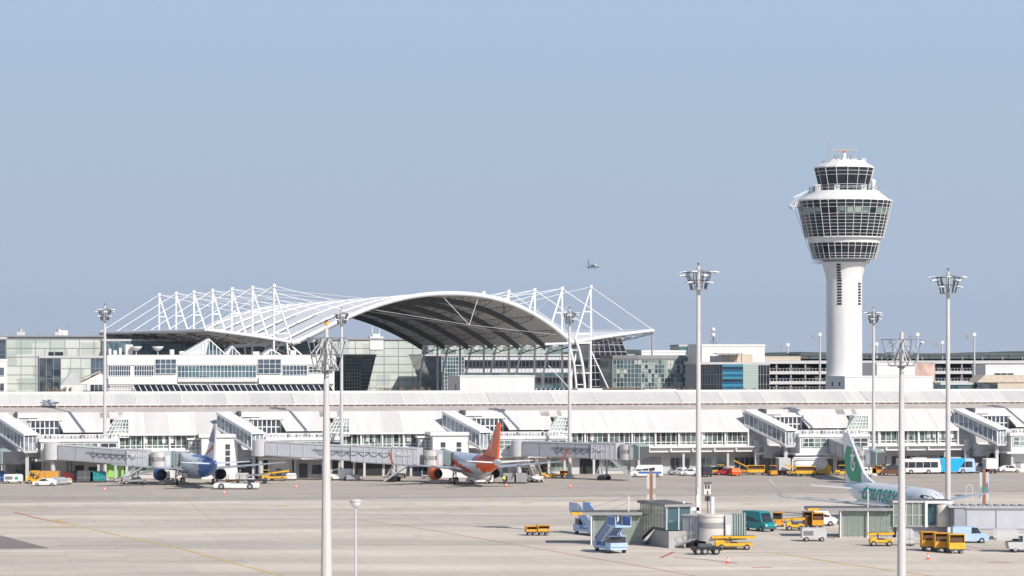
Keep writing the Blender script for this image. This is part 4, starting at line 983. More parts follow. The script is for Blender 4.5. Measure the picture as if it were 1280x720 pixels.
for px, ytop, sc, lab in ((1025,416,4.6,'small roof mast with lamps left of the control tower shaft'),(1218,416,4.6,'small roof mast near the right edge above the car park'),(1147,416,4.62,'small roof mast above the pink billboard'),(953,431,4.3,'thin roof mast on the skyline above the white hall end'),(985,429,4.3,'thin roof mast above the open car park left end'),(1178,426,4.3,'thin roof mast between near mast and right tall mast'),(1096,428,4.3,'thin roof mast hidden partly behind the mast right of the tower')):
    t = thing('roof_mast', lab, 'mast', wp(px, sc), 0, 'small masts on the car park roof'); zt = zz(ytop, sc)
    mb = MB(); mb.cyl((0,0,20), (0,0,zt), .28, .2, 'light_grey', 8); mb.build('pole', t)
    mb = MB(); mb.box(-.45,.45,-.3,.3,zt-.9,zt,'white_paint'); mb.build('head', t)
    mb = MB(); mb.bar((-.2,0,zt-3), (-1.9,0,zt-.8), .12, 'mid_grey'); mb.bar((-.2,0,zt-1.6), (-1.9,0,zt-1.4), .1, 'mid_grey'); mb.box(-2.2,-1.6,-.2,.2,zt-1.6,zt-.5,'mid_grey'); mb.build('arm', t)
t = thing('antenna_mast', 'roof antenna with two white ball domes stacked beside the tall mast', 'antenna', wp(891.5, 4.5))
mb = MB(); mb.cyl((0,0,24), (0,0,34), .12, .1, 'dark_steel', 6)
for x in (-1, 1): mb.bar((x,0,29.6), (0,0,31.6), .12, 'dark_steel')
mb.build('pole', t)
for z in (32.2, 33.7): mb = MB(); mb.lathe([(.02,z-.62),(.45,z-.45),(.62,z),(.45,z+.45),(.02,z+.62)], 'white_paint', n=12); mb.build('dome', t)
t = thing('antenna_mast', 'thin lattice antenna on the canopy side roof, left of the curved glass building', 'antenna', wp(815, 4.45))
mb = MB(); mb.cyl((0,0,24), (0,0,33), .3, .2, 'mid_grey', 6)
for k in range(6): mb.bar((-.8,0,26+k), (.8,0,26.5+k), .12, 'light_grey')
mb.build('pole', t)
# ------------------------------------------------------------------ airliners
def wrap_text(txt, size, shear=0.0, bold=0.0, squeeze=1.0):
    cu = bpy.data.curves.new('lettering', 'FONT'); cu.body = txt; cu.size = size; cu.shear = shear; cu.offset = bold; cu.resolution_u = 4
    o = bpy.data.objects.new('lettering', cu); COL.objects.link(o)
    dg = bpy.context.evaluated_depsgraph_get(); me = bpy.data.meshes.new_from_object(o.evaluated_get(dg))
    bm = bmesh.new(); bm.from_mesh(me)
    ys = [v.co.y for v in bm.verts]; y = min(ys)+.12
    while y < max(ys): bmesh.ops.bisect_plane(bm, geom=bm.verts[:]+bm.edges[:]+bm.faces[:], plane_co=(0,y,0), plane_no=(0,1,0)); y += .15
    V = [(v.co.x*squeeze, v.co.y) for v in bm.verts]; bm.verts.index_update(); F = [[v.index for v in f.verts] for f in bm.faces]
    bm.free(); bpy.data.objects.remove(o); bpy.data.curves.remove(cu); bpy.data.meshes.remove(me)
    return V, F
PS = 1.12
def airliner(label, loc, heading, livery, fin_mat, eng_mat, nose=17.6, L=37.6, r=1.98, zc=3.75, ztop=11.8, winglet='plane_white', texts=(), fin_extra=None, cat='airplane', base='plane_white', wing_m='silver', z=0, apu='chrome', tall=False):
    t = thing('airliner', label, cat, loc, heading); t.scale = (PS, PS, PS)
    st = [(0,.05,-.45),(.25,.45,-.42),(.7,.80,-.34),(1.4,1.16,-.22),(2.3,1.48,-.12),(3.3,1.72,-.05),(4.6,1.90,0),(6,1.98,0)]
    x_ = 6.8
    while x_ < L-13: st.append((x_,1.98,0)); x_ += .7
    tail = [(12.5,1.98,0),(11,1.95,.03),(9.5,1.86,.12),(8,1.70,.25),(6.5,1.47,.42),(5,1.20,.60),(3.6,.92,.76),(2.2,.65,.90),(1.0,.42,1.0),(.3,.30,1.03),(0,.22,1.04)]
    st += [(L-a, b, c) for a, b, c in tail]
    mb = MB(); N = 32; V = []
    for d, rr, dz in st:
        rr = rr*r/1.98
        for i in range(N): a = 2*math.pi*i/N; V.append((nose-d, rr*math.cos(a), zc+dz*r/1.98+rr*math.sin(a)))
    for j in range(len(st)-1):
        for i in range(N):
            a = 2*math.pi*(i+.5)/N; xm = nose-(st[j][0]+st[j+1][0])/2
            m_ = livery(xm, math.sin(a), math.cos(a)); k = j*N
            mb.sm.append(True); mb.m.append(mb.mi(m_)); mb.f.append([k+i, k+(i+1)%N, k+N+(i+1)%N, k+N+i])
    mb.v = [Vector(p) for p in V]; k = (len(st)-1)*N; mb.f.append([k+i for i in range(N)]); mb.m.append(mb.mi(apu)); mb.sm.append(False)
    mb.build('fuselage', t)
    mb = MB()      # cockpit windows
    for sg in (-1, 1):
        def cp(d, a):
            for q in range(len(st)-1):
                if st[q][0] <= d <= st[q+1][0]:
                    k = (d-st[q][0])/(st[q+1][0]-st[q][0]); rr = (st[q][1]*(1-k)+st[q+1][1]*k)*r/1.98+.025; dz = (st[q][2]*(1-k)+st[q+1][2]*k)*r/1.98
                    return (nose-d, sg*rr*math.cos(R(a)), zc+dz+rr*math.sin(R(a)))
        for d0, d1, a0, a1, a2, a3 in ((1.3,2.3,50,86,46,80),(1.5,2.7,24,48,22,46),(2.8,3.6,22,45,22,42),(3.7,4.4,22,41,24,37)):
            mb.add([cp(d0,a0 if d0 < 2 else a2), cp(d0,a1), cp(d1,a3), cp(d1,a2)], [(0,1,2,3)], 'black')
    mb.build('cockpit_window', t)
    mb = MB(); x_ = nose-6.5
    while x_ > nose-L+9.5:
        for sg in (-1, 1):
            y0 = r*math.cos(R(18))+.015; mb.box(x_-.12, x_+.12, sg*y0-.02, sg*y0+.02, zc+r*.22, zc+r*.40, 'mid_grey')
        x_ -= .53
    mb.build('cabin_windows', t)
    mb = MB(); mb.lathe([(.05,-7),(1.0,-5.5),(1.25,-3),(1.3,2),(1.0,4.5),(.05,6.5)], base, c=(0,zc-r+.75), n=16, axis='x'); mb.build('belly_fairing', t)
    for sg in (-1, 1):
        mb = MB(); S_ = [(1.4, 5.6, -2.6, zc-1.05, .42), (6.4, 2.6, -2.5, zc-.55, .28), (16.2, -2.9, -4.6, zc+.35, .12)]
        for q in range(2):
            A, B = S_[q], S_[q+1]
            def sec(s_): y, le, te, z_, th = s_; return [(te,sg*y,z_),(te+(le-te)*.45,sg*y,z_+th*.9),(le-.25*(le-te)*.2,sg*y,z_+th*.55),(le,sg*y,z_),(te+(le-te)*.55,sg*y,z_-th*.7)]
            a_, b_ = sec(A), sec(B); n = 5; mb.add(a_+b_, [(i,(i+1)%n,(i+1)%n+n,i+n) for i in range(n)]+[tuple(range(n))[::-1], tuple(range(n,2*n))], wing_m)
        mb.build('wing', t)
        mb = MB(); y, le, te, z_, th = S_[2]
        if winglet: mb.hexa([(te,sg*y,z_-.05),(le,sg*y,z_-.05),(le,sg*(y+.05),z_+.1),(te,sg*(y+.05),z_+.1),(te-1.2,sg*(y+1.1),z_+2.4),(te-.5,sg*(y+1.1),z_+2.4),(te-.5,sg*(y+1.18),z_+2.4),(te-1.2,sg*(y+1.18),z_+2.4)], winglet)
        if winglet: mb.build('winglet', t)
        for yy in (4.3, 8.3, 12): 
            m2 = MB(); k = (yy-1.4)/14.8; m2.lathe([(.03,-4.6-1.2*k),(.22,-3.6-1.2*k),(.24,-2.0-1.2*k),(.05,-.6-1.2*k)], wing_m, c=(sg*yy, zc-.85+k*1.2), n=8, axis='x'); m2.build('flap_fairing', t)
        mb = MB(); ze = zc-1.95; ye = sg*5.6
        mb.lathe([(.86,6.55),(1.02,6.75),(1.14,6.3),(1.18,5.2),(1.08,3.9),(.85,3.0),(.78,3.05)], eng_mat, c=(ye, ze), n=24, axis='x')
        mb.lathe([(.86,6.55),(.84,5.7),(.0,5.6)], 'dark_steel', c=(ye, ze), n=24, axis='x'); mb.lathe([(.02,6.2),(.3,5.7)], 'chrome', c=(ye, ze), n=10, axis='x')
        mb.lathe([(.78,3.05),(.6,2.9),(.5,2.3),(.3,2.25),(.02,1.6)], 'black', c=(ye, ze), n=20, axis='x')
        mb.hexa([(2.6,ye-.15,ze+.9),(5.6,ye-.15,ze+.95),(5.6,ye+.15,ze+.95),(2.6,ye+.15,ze+.9),(1.6,ye-.12,zc-.55),(3.2,ye-.12,zc-.45),(3.2,ye+.12,zc-.45),(1.6,ye+.12,zc-.55)], wing_m)
        mb.build('engine', t)
        mb = MB(); xs = nose-L; A = [(xs+6.2,sg*.5,zc+.85),(xs+2.6,sg*.5,zc+.85),(xs+1.7,sg*6.2,zc+1.25),(xs+.3,sg*6.2,zc+1.25)]
        for dz, f in ((-.1, 0), (.1, 1)): pass
        mb.hexa([(*A[0][:2],A[0][2]-.12),(*A[1][:2],A[1][2]-.12),(*A[3][:2],A[3][2]-.05),(*A[2][:2],A[2][2]-.05),(*A[0][:2],A[0][2]+.12),(*A[1][:2],A[1][2]+.12),(*A[3][:2],A[3][2]+.05),(*A[2][:2],A[2][2]+.05)], base); mb.build('tailplane', t)
        g = thing_part('landing_gear', t) if False else None
        mb = MB(); mb.cyl((0,sg*3.7,.6), (0,sg*3.5,zc-1.0), .13, .17, 'light_grey', 8); mb.bar((0,sg*3.6,1.3), (1.2,sg*2.6,zc-1.2), .12, 'light_grey'); gear = mb.build('landing_gear', t)
        for dy in (-.48, .22): m2 = MB(); m2.cyl((0,sg*3.75+dy,.58), (0,sg*3.75+dy+.32,.58), .58, .58, 'rubber', 16); m2.cyl((0,sg*3.75+dy-.01,.58), (0,sg*3.75+dy+.33,.58), .28, .28, 'rim', 10); m2.build('wheel', gear)
    mb = MB(); xn = nose-5.2; mb.cyl((xn,0,.5), (xn,0,zc-1.5), .1, .13, 'light_grey', 8); gear = mb.build('landing_gear', t)
    for dy in (-.38, .14): m2 = MB(); m2.cyl((xn,dy,.42), (xn,dy+.24,.42), .42, .42, 'rubber', 14); m2.build('wheel', gear)
    xs = nose-L; fh = ztop
    mb = MB(); P = [(xs+11.3,zc+r-.15),(xs+9.0,zc+r+.55),(xs+7.6,zc+r+1.2),(xs+2.1,fh-.15),(xs+1.8,fh),(xs+.15,fh),(xs-.05,fh-.25),(xs+1.6,zc+1.2)]
    def fin(mb, P, th, m_): 
        A = [(x,-th*(1-.6*max(0,(z_-zc-2)/(fh-zc-2))),z_) for x, z_ in P]; B = [(x,-y,z_) for x, y, z_ in A]; n = len(P)
        mb.add(A+B, [tuple(range(n)), tuple(range(2*n-1,n-1,-1))]+[(i,i+n,(i+1)%n+n,(i+1)%n) for i in range(n)], m_)
    fin(mb, P, .20, fin_mat); mb.build('fin', t)
    if fin_extra: fin_extra(t, fin, xs, zc, r, fh)
    for s_, x0, zb, size, sh, bo, m_, side in texts:
        V, F = wrap_text(s_, size, sh, bo, 1.15); mb = MB(); W = max(v[0] for v in V); pts = []
        for x, z_ in V:
            zr = zb+z_; yy = math.sqrt(max(.05, (r+.03)**2-zr**2)); pts.append((x0+x if side < 0 else x0-x, side*yy, zc+zr))
        mb.add(pts, F, m_); mb.build('lettering', t)
    return t
def hd(x, y): return math.atan2(y, x)
# green and white jet, nose towards us
def liv_g(x, s, c): return 'plane_pale' if s < -.55 else 'plane_white'
def fin_g(t, fin, xs, zc, r, fh):
    mb = MB(); fin(mb, [(xs+6.6,zc+r-.1),(xs+6.6,zc+r+1.6),(xs+3.3,fh-2.1),(xs+1.5,fh-1.9),(xs+.7,fh-3.4),(xs+1.3,zc+r+1.2),(xs+3.0,zc+r-.1)], .26, 'green_paint'); mb.build('fin_panel', t)
    for sg in (-1, 1):      # white emblem: a ring open at the top with a crossbar
        mb = MB(); cx, cz = xs+4.0, zc+r+2.5; n = 20
        for i in range(n-3):
            a, b = 2*math.pi*(i+4)/n, 2*math.pi*(i+5)/n
            q = [(cx+.8*ra*math.cos(v), sg*.29, cz+ra*math.sin(v)*1.1) for ra, v in ((1.05,a),(1.05,b),(.62,b),(.62,a))]; mb.add(q, [(0,1,2,3)], 'plane_white')
        mb.quad((cx-.1,sg*.29,cz-.2),(cx+.35,sg*.29,cz-.2),(cx-.05,sg*.27,cz+2.2),(cx-.5,sg*.27,cz+2.2),'plane_white'); mb.quad((cx-.9,sg*.295,cz+1.0),(cx+.7,sg*.295,cz+1.0),(cx+.6,sg*.29,cz+1.4),(cx-1.0,sg*.29,cz+1.4),'plane_white'); mb.build('emblem', t)
airliner('white jet with green lettering, standing nose towards us at the right gate house', (61.6, 436.6, 0), hd(.30,-.954), liv_g, 'plane_white', 'plane_white',
    nose=15.6, L=33.6, r=1.95, zc=3.55, ztop=12.5, texts=[('transavia', -7.6, -.35, 3.5, .2, .05, 'text_green', -1), ('transavia', 6.4, -.35, 3.5, .2, .05, 'text_green', 1)], fin_extra=fin_g, wing_m='silver', apu='mid_grey')
# orange and white jet
def liv_o(x, s, c):
    if x < -15.9: return 'plane_white'
    if x < -9.2+2.0*s+.8*(1-s*s): return 'orange'
    if x < -7.6+2.0*s+.8*(1-s*s) and s > .4: return 'blue_paint'
    if c > -.2:
        if x > 9.0 and x < 14 and s > .45: return 'magenta' if x < 11 else 'orange'
        if -5 < x < 13.5 and abs(s-(.72-.08*(13.5-x))) < .27: return 'orange'
        if -7 < x < 9 and abs(s-(.28-.08*(13.5-x))) < .07: return 'magenta'
    return 'plane_pale' if s > .6 else 'plane_white'  # pale blue top: the sky's reflection is put into the colour
def fin_o(t, fin, xs, zc, r, fh):
    for sg in (-1, 1):
        V, F = wrap_text('easyJet', 1.55, 0, .03); mb = MB(); a = R(118)
        mb.add([(xs+5.0+x*math.cos(a)+z_*math.cos(a-R(90))*sg*0-z_*.8*(-1)*0 + (-z_*math.sin(a)*(1 if sg > 0 else 1))*0.0 + z_*.9, sg*.24, zc+r+1.0+x*math.sin(a)+z_*.35) for x, z_ in V], F, 'plane_white'); mb.build('lettering', t)
airliner('orange and white jet parked nose-in at the middle jet bridge, seen from behind', (-8.4, 567, 0), hd(-.30,.954), liv_o, 'orange', 'orange', nose=15.6, L=33.8, winglet='orange', fin_extra=fin_o,
    texts=[('easyJet', 11.0, -.35, 1.7, 0, .04, 'plane_white', 1)])
# blue and silver jet
def liv_b(x, s, c):
    if x < -12.2-2.6*s: return 'blue_paint'
    if s < -.80: return 'blue_paint'
    if s > .80: return 'blue_paint' if x < -2 else 'plane_pale'
    return 'silver_body' if .1 > s > -.2 else 'plane_white'
def fin_b(t, fin, xs, zc, r, fh):
    mb = MB(); fin(mb, [(xs+8.3,zc+r+.2),(xs+7.7,zc+r+.6),(xs+2.4,zc+r+2.4),(xs+2.1,zc+r+1.5)], .25, 'red'); mb.build('fin_stripe', t, 'red stripe across the fin foot')
    mb = MB(); fin(mb, [(xs+6.4,zc+r+2.9),(xs+3.6,fh-1.4),(xs+1.6,fh-.6),(xs+1.3,zc+r+2.6)], .23, 'deep_blue'); mb.build('fin_panel', t)
airliner('blue and silver jet parked nose-in at the left jet bridge, seen from behind', (-65.6, 563, 0), hd(-.30,.954), liv_b, 'silver_body', 'deep_blue', winglet=None, fin_extra=fin_b, base='plane_pale')
fl = airliner('tiny twin-jet airliner flying low in the sky above the canopy with its wheels down', (100*3570/3400, 3570, 136.5), hd(.22,-.975), lambda x, s, c: 'plane_white' if s > -.2 else 'plane_pale', 'silver', 'silver', wing_m='plane_white')
# ------------------------------------------------------------------ jet bridges at the pier
def bogie(t, x, z, side=0, w=2.2):
    mb = MB(); mb.bar((x,-w/2,.9), (x,-w/2,z), .3, 'light_grey'); mb.bar((x,w/2,.9), (x,w/2,z), .3, 'light_grey'); mb.box(x-.5,x+.5,-w/2-.3,w/2+.3,.7,1.2,'dark_steel'); mb.bar((x-1.5,-w/2,.9), (x,-w/2,z-.3), .18, 'light_grey'); mb.build('drive_frame', t)
    for y in (-w/2-.4, w/2-.2):
        for dx in (-.45,.45): m2 = MB(); m2.cyl((x+dx,y,.5), (x+dx,y+.45,.5), .5, .5, 'rubber', 12); m2.build('wheel', t)
def stairway(t, x, y, z, dx, n=12):
    mb = MB(); 
    for s_ in (0, .9): mb.bar((x,y+s_,z), (x+dx,y+s_,.1), .12, 'light_grey', .25); mb.bar((x,y+s_,z+1), (x+dx,y+s_,1.1), .06, 'light_grey'); 
    for k in range(n): q = k/n; mb.box(x+dx*q-.15, x+dx*q+.15, y, y+.9, z*(1-q)-.03, z*(1-q)+.03, 'mid_grey')
    mb.build('stair', t)
def jet_bridge(label, P0, P1, z0, z1, segs, cab_turn=0, m1='tunnel_grey', m2='pale_tunnel', stair=-1, cables=True, rot_r=1.9, hgt=2.9, bog=.78):
    P0 = Vector(P0); P1 = Vector(P1); d = P1-P0; L = math.hypot(d.x, d.y); t = thing('jet_bridge', label, 'jet bridge', (P0.x, P0.y, 0), math.atan2(d.y, d.x))
    mb = MB(); mb.lathe([(0,z0-.3),(rot_r,z0-.3),(rot_r,z0+hgt+.2),(rot_r*.5,z0+hgt+.5),(0,z0+hgt+.5)], 'light_grey', n=24, smooth=False); mb.build('rotunda', t)
    mb = MB(); mb.cyl((0,0,0), (0,0,z0-.2), .55, .55, 'light_grey', 12); mb.build('rotunda_column', t)
    zf = lambda x: z0+(z1-z0)*x/L
    for i, (a, b, w_, m_) in enumerate(segs):
        x0, x1 = rot_r*.9+(L-rot_r)*a, rot_r*.9+(L-rot_r)*b; hw = w_/2; mb = MB(); e = (w_-2.6)*.5
        mb.hexa([(x0,-hw,zf(x0)-e),(x1,-hw,zf(x1)-e),(x1,hw,zf(x1)-e),(x0,hw,zf(x0)-e),(x0,-hw,zf(x0)+hgt+e),(x1,-hw,zf(x1)+hgt+e),(x1,hw,zf(x1)+hgt+e),(x0,hw,zf(x0)+hgt+e)], m_)
        for s_ in (-1, 1):
            for dz in (-e-.05, hgt+e+.05): mb.bar((x0,s_*hw,zf(x0)+dz), (x1,s_*hw,zf(x1)+dz), .22, 'mid_grey' if dz < 0 else 'light_grey')
            k = x0
            while k <= x1+.01: mb.bar((k,s_*(hw+.03),zf(k)-e), (k,s_*(hw+.03),zf(k)+hgt+e), .12, 'light_grey' if m_ == m2 else 'mid_grey'); k += max(1.2, (x1-x0)/ (4 if m_ == m1 else 7))
        mb.build('tunnel', t)
    if cables:
        mb = MB(); a = rot_r+L*.30; n = 7; stp = L*.42/n
        for k in range(n):
            pts = [(a+stp*(k+q/5), -1.55, zf(a+stp*(k+q/5))+hgt*.62-.75*math.sin(math.pi*q/5)) for q in range(6)]; mb.tube(pts, .07, 'dark_steel', 5)
        mb.bar((a-1,-1.5,zf(a)+hgt*.66), (a+stp*n,-1.5,zf(a+stp*n)+hgt*.66), .1, 'dark_steel'); mb.build('cable_loops', t)
        if len(segs) > 1 and segs[-1][3] == 'pale_tunnel':
            sx = rot_r*.9+(L-rot_r)*segs[-1][0]+.8; V_, F_l = wrap_text('Munich', 1.15, 0, .03); mm = MB(); mm.add([(sx+x, -segs[-1][2]/2-.16, zf(sx)+1.55+y) for x, y in V_], F_l, 'white_paint'); mm.build('lettering', t)
    xb = L*bog; bogie(t, xb, zf(xb)-.3)
    if stair: stairway(t, L*.88, -2.4, z1, -5.5 if stair < 0 else 5.5)
    # cab
    mb = MB(); mb.M = Matrix.Translation((L,0,0)) @ Matrix.Rotation(cab_turn, 4, 'Z')
    mb.lathe([(0,z1-.25),(1.9,z1-.25),(1.9,z1+hgt+.1),(0,z1+hgt+.2)], 'beige_panel', n=20, smooth=False); mb.lathe([(1.93,z1+1.1),(1.93,z1+1.9)], 'mid_grey', n=20, smooth=False); mb.box(0,2.6,-1.6,1.6,z1-.25,z1+hgt+.25,'pale_tunnel'); mb.box(.3,1.2,-1.64,-1.58,z1+1.1,z1+2,'glass_dark'); mb.box(1.6,2.3,-1.64,-1.58,z1+.1,z1+2.3,'white_paint'); mb.box(-1,-.1,-1.75,-1.9,z1+1.2,z1+2,'mid_grey'); mb.build('cab', t)
    mb = MB(); mb.M = Matrix.Translation((L,0,0)) @ Matrix.Rotation(cab_turn, 4, 'Z')
    for k in range(5): x = 2.6+.32*k; mb.box(x, x+.2, -1.7-.05*k, 1.7, z1+.1, z1+hgt+.35-.12*k, 'bellows'); mb.box(x+.2, x+.32, -1.55, 1.6, z1+.2, z1+hgt+.2-.12*k, 'dark_steel')
    mb.build('bellows', t)
    return t
jet_bridge('grey jet bridge sloping down to the blue and silver jet', wp(66,5.92), wp(200,5.97), 5.1, 3.6, [(0,.72,2.6,'tunnel_grey'),(.70,.90,3.0,'pale_tunnel')], cab_turn=R(10))
jet_bridge('long grey jet bridge leading to the orange and white jet', wp(326,5.80), wp(541,5.93), 5.4, 3.7, [(0,.55,2.6,'pale_tunnel'),(.53,.80,3.0,'pale_tunnel'),(.78,.93,3.3,'pale_tunnel')], cab_turn=R(8), m1='x')
jet_bridge('unused grey jet bridge parked straight right of the orange jet', wp(649,5.72), wp(786,5.86), 5.0, 4.8, [(0,.70,2.7,'tunnel_grey'),(.68,.92,3.1,'pale_tunnel')], cab_turn=R(-8), stair=1)
jet_bridge('dark jet bridge angled towards us behind the green tail fin', wp(1034,5.45), wp(1080,5.98), 5.2, 4.0, [(0,.8,2.8,'tunnel_grey')], cab_turn=R(50), cables=False)
jet_bridge('jet bridge end poking out from the gate at the far left', wp(-75,5.9), wp(-12,5.95), 5.1, 4.0, [(0,.85,2.6,'tunnel_grey')])
# ------------------------------------------------------------------ gate houses on the near side
def glass_corridor(t, x0, x1, y0, y1, z, over=3.2, n=9):
    mb = MB()
    for y in (y0, y1):
        mb.box(x0, x1, y-.03, y+.03, .25, z-.3, 'clear_glass')
    mb.box(x0-.03, x0+.03, y0, y1, .25, z-.3, 'clear_glass'); mb.build('glass_wall', t)
    mb = MB()
    for i in range(n+1):
        x = x0+(x1-x0)*i/n
        for y in (y0, y1): mb.box(x-.03, x+.03, y-.07, y+.07, 0, z-.3, 'mid_grey')
    for zz2 in (.3, 1.9):
        for y in (y0, y1): mb.box(x0, x1, y-.05, y+.05, zz2, zz2+.05, 'mid_grey')
    for i in range(3): mb.box(x0-.08, x0+.08, y0+(y1-y0)*i/2-.05, y0+(y1-y0)*i/2+.05, 0, z-.3, 'light_grey')
    mb.build('wall_frame', t)
    mb = MB(); mb.box(x0, x1, y0, y1, 0, .22, 'concrete'); mb.build('floor_slab', t)
    mb = MB(); mb.box(x0-over, x1, y0-.9, y1+.7, z-.28, z+.12, 'mid_grey'); mb.box(x0-over+.1, x1-.1, y0-.8, y1+.6, z+.12, z+.16, 'roof_dark'); mb.box(x0-over+.01, x0-over+1.6, y0-.92, y0-.88, z-.25, z+.12, 'yellow'); mb.build('roof', t)
    for i in range(int((x1-x0)/2.2)):
        s_ = MB(); x = x0+1+i*2.2; s_.box(x, x+1.5, y0+1.2, y0+1.7, .22, .7, 'mid_grey'); s_.box(x, x+1.5, y0+1.65, y0+1.75, .7, 1.15, 'deep_blue'); s_.build('bench', t)
    for x in (x0-.35, x0+(x1-x0)*.5, ): mb = MB(); mb.cyl((x,y0-.55,0), (x,y0-.55,z-.25), .13, .13, 'white_paint', 8); mb.build('post', t)
tA = thing('gate_house', 'glass gate house with flat canopy and raised glazed stair, left of the tall mast', 'gate house', wp(742, 8.76), 0)
glass_corridor(tA, 0, 6.9, 0, 3.6, 4.55)
mb = MB(); q = (.29, -.957); rr_ = (.957, .29); O_ = (6.9, 4.0)
def A(u, v, z): return (O_[0]+q[0]*u+rr_[0]*v, O_[1]+q[1]*u+rr_[1]*v, z)
mb.hexa([A(-.4,-.4,5.75),A(11.2,-.4,5.75),A(11.2,4.1,5.75),A(-.4,4.1,5.75),A(-.4,-.4,6.1),A(11.2,-.4,6.1),A(11.2,4.1,6.1),A(-.4,4.1,6.1)], 'mid_grey'); mb.hexa([A(-.3,-.3,6.1),A(11.1,-.3,6.1),A(11.1,4.0,6.1),A(-.3,4.0,6.1),A(-.3,-.3,6.14),A(11.1,-.3,6.14),A(11.1,4.0,6.14),A(-.3,4.0,6.14)], 'roof_dark'); mb.build('stair_roof', tA)
mb = MB()
mb.hexa([A(0,0,.3),A(5.5,0,2.5),A(5.5,.05,2.5),A(0,.05,.3),A(0,0,5.75),A(5.5,0,5.75),A(5.5,.05,5.75),A(0,.05,5.75)], 'clear_glass'); mb.hexa([A(5.5,0,2.5),A(10.8,0,2.5),A(10.8,.05,2.5),A(5.5,.05,2.5),A(5.5,0,5.75),A(10.8,0,5.75),A(10.8,.05,5.75),A(5.5,.05,5.75)], 'clear_glass')
mb.hexa([A(0,3.6,.3),A(10.8,3.6,2.5),A(10.8,3.65,2.5),A(0,3.65,.3),A(0,3.6,5.75),A(10.8,3.6,5.75),A(10.8,3.65,5.75),A(0,3.65,5.75)], 'glass_teal')
mb.hexa([A(10.8,0,2.5),A(10.8,3.6,2.5),A(10.85,3.6,2.5),A(10.85,0,2.5),A(10.8,0,5.75),A(10.8,3.6,5.75),A(10.85,3.6,5.75),A(10.85,0,5.75)], 'glass_teal'); mb.build('stair_glass', tA)
mb = MB()
for k in range(10):
    u_ = 10.8*k/9; zb_ = .3+2.2*min(1, u_/5.5); mb.bar(A(u_,-.05,zb_), A(u_,-.05,5.75), .07, 'mid_grey')
mb.bar(A(0,-.05,4.2), A(10.8,-.05,4.2), .08, 'light_grey'); mb.bar(A(0,-.05,.3), A(5.5,-.05,2.5), .3, 'dark_steel'); mb.bar(A(5.5,-.05,2.5), A(10.8,-.05,2.5), .3, 'dark_steel')
for v_ in (0,1.8,3.6): mb.bar(A(10.9,v_,2.5), A(10.9,v_,5.8), .2, 'light_grey')
mb.build('stair_frame', tA)
mb = MB(); mb.add([A(1.5,.1,0),A(11.5,.1,0),A(11.5,.1,2.35),A(5.8,.1,2.35),A(1.5,3.5,0),A(11.5,3.5,0),A(11.5,3.5,2.35),A(5.8,3.5,2.35)], [(0,1,2,3),(7,6,5,4),(1,5,6,2),(2,6,7,3),(3,7,4,0)], 'concrete'); mb.build('concrete_base', tA)
mb = MB(); mb.cyl((5.0,.2,4.7), (5.0,.2,7.0), .09, .09, 'white_paint', 8)
for p_ in ((-1.8,.2,4.75),(8.6,.3,6.1),(9.8,2,7.2),(1.8,.2,4.75)): mb.cyl((5,.2,6.95) if p_[0] != 1.8 else (5,.2,6.0), p_, .035, .035, 'mid_grey', 5)
mb.bar((5.8,.2,4.7), (9.4,.4,7.2), .06, 'mid_grey'); mb.build('tie_mast', tA)
# connecting bridge with rotunda
def near_bridge(label, P0, P1, z, w_, hh, m_, rot_r, ext=()):
    P0 = Vector(P0); P1 = Vector(P1); d = P1-P0; L = math.hypot(d.x, d.y); t = thing('jet_bridge', label, 'jet bridge', (P0.x, P0.y, 0), math.atan2(d.y, d.x))
    return t, L
tb_, L = near_bridge('short blue-grey jet bridge with round silver cab beside the left gate house', (22.6+.2, 385.4, 0), (28.1, 380.8, 0), 0, 0, 0, '', 0)
mb = MB(); mb.box(.2, L-1.4, -1.5, 1.5, 1.2, 4.5, 'tunnel_grey'); 
for k in range(4): mb.box(.3+k*1.3, .42+k*1.3, -1.56, -1.5, 1.2, 4.5, 'mid_grey')
mb.box(0, L-1, -1.6, 1.6, 4.5, 4.7, 'light_grey'); mb.build('tunnel', tb_)
mb = MB(); mb.lathe([(0,1.1),(1.95,1.1),(1.95,4.5),(2.05,4.5),(2.05,4.8),(0,4.9)], 'beige_panel', c=(L,0), n=32, smooth=False); mb.build('rotunda', tb_)
mb = MB(); mb.lathe([(1.98,2.9),(1.98,3.7)], 'mid_grey', c=(L,0), n=28)
mb.build('roller_curtain', tb_)
mb = MB(); mb.M = Matrix.Translation((L,0,0)) @ Matrix.Rotation(R(42), 4, 'Z')
mb.box(1.6,2.5,-1.7,1.6,1.1,4.8,'light_grey'); mb.box(1.7,2.3,-1.74,-1.69,1.6,3.4,'white_paint')
for k in range(6): x = 2.5+.34*k; mb.hexa([(x,-1.7,1.2+.05*k),(x+.22,-1.7,1.2+.05*k),(x+.22,1.6,1.2),(x,1.6,1.2),(x,-1.7,4.8+.06*k),(x+.22,-1.7,4.8+.06*k),(x+.22,1.6,4.8),(x,1.6,4.8)], 'bellows'); mb.box(x+.22,x+.34,-1.5,1.5,1.3,4.6,'dark_steel')
mb.build('bellows', tb_)
bogie(tb_, L*.55, 1.2, w=2.4); stairway(tb_, L-1.6, -3.0, 1.3, -3.4, 6)
mb = MB(); mb.cyl((1.9,0,4.7), (1.9,0,6.4), .28, .24, 'white_paint', 10); mb.build('vent_pipe', tb_); mb = MB(); mb.cyl((L-.3,.3,4.8), (L-.3,.3,7.2), .3, .3, 'white_paint', 10); mb.build('vent_pipe', tb_)
t = thing('portal_frame', 'white steel portal frame bridging from the left gate house to the tall mast', 'frame', wp(836, 8.82), 0)
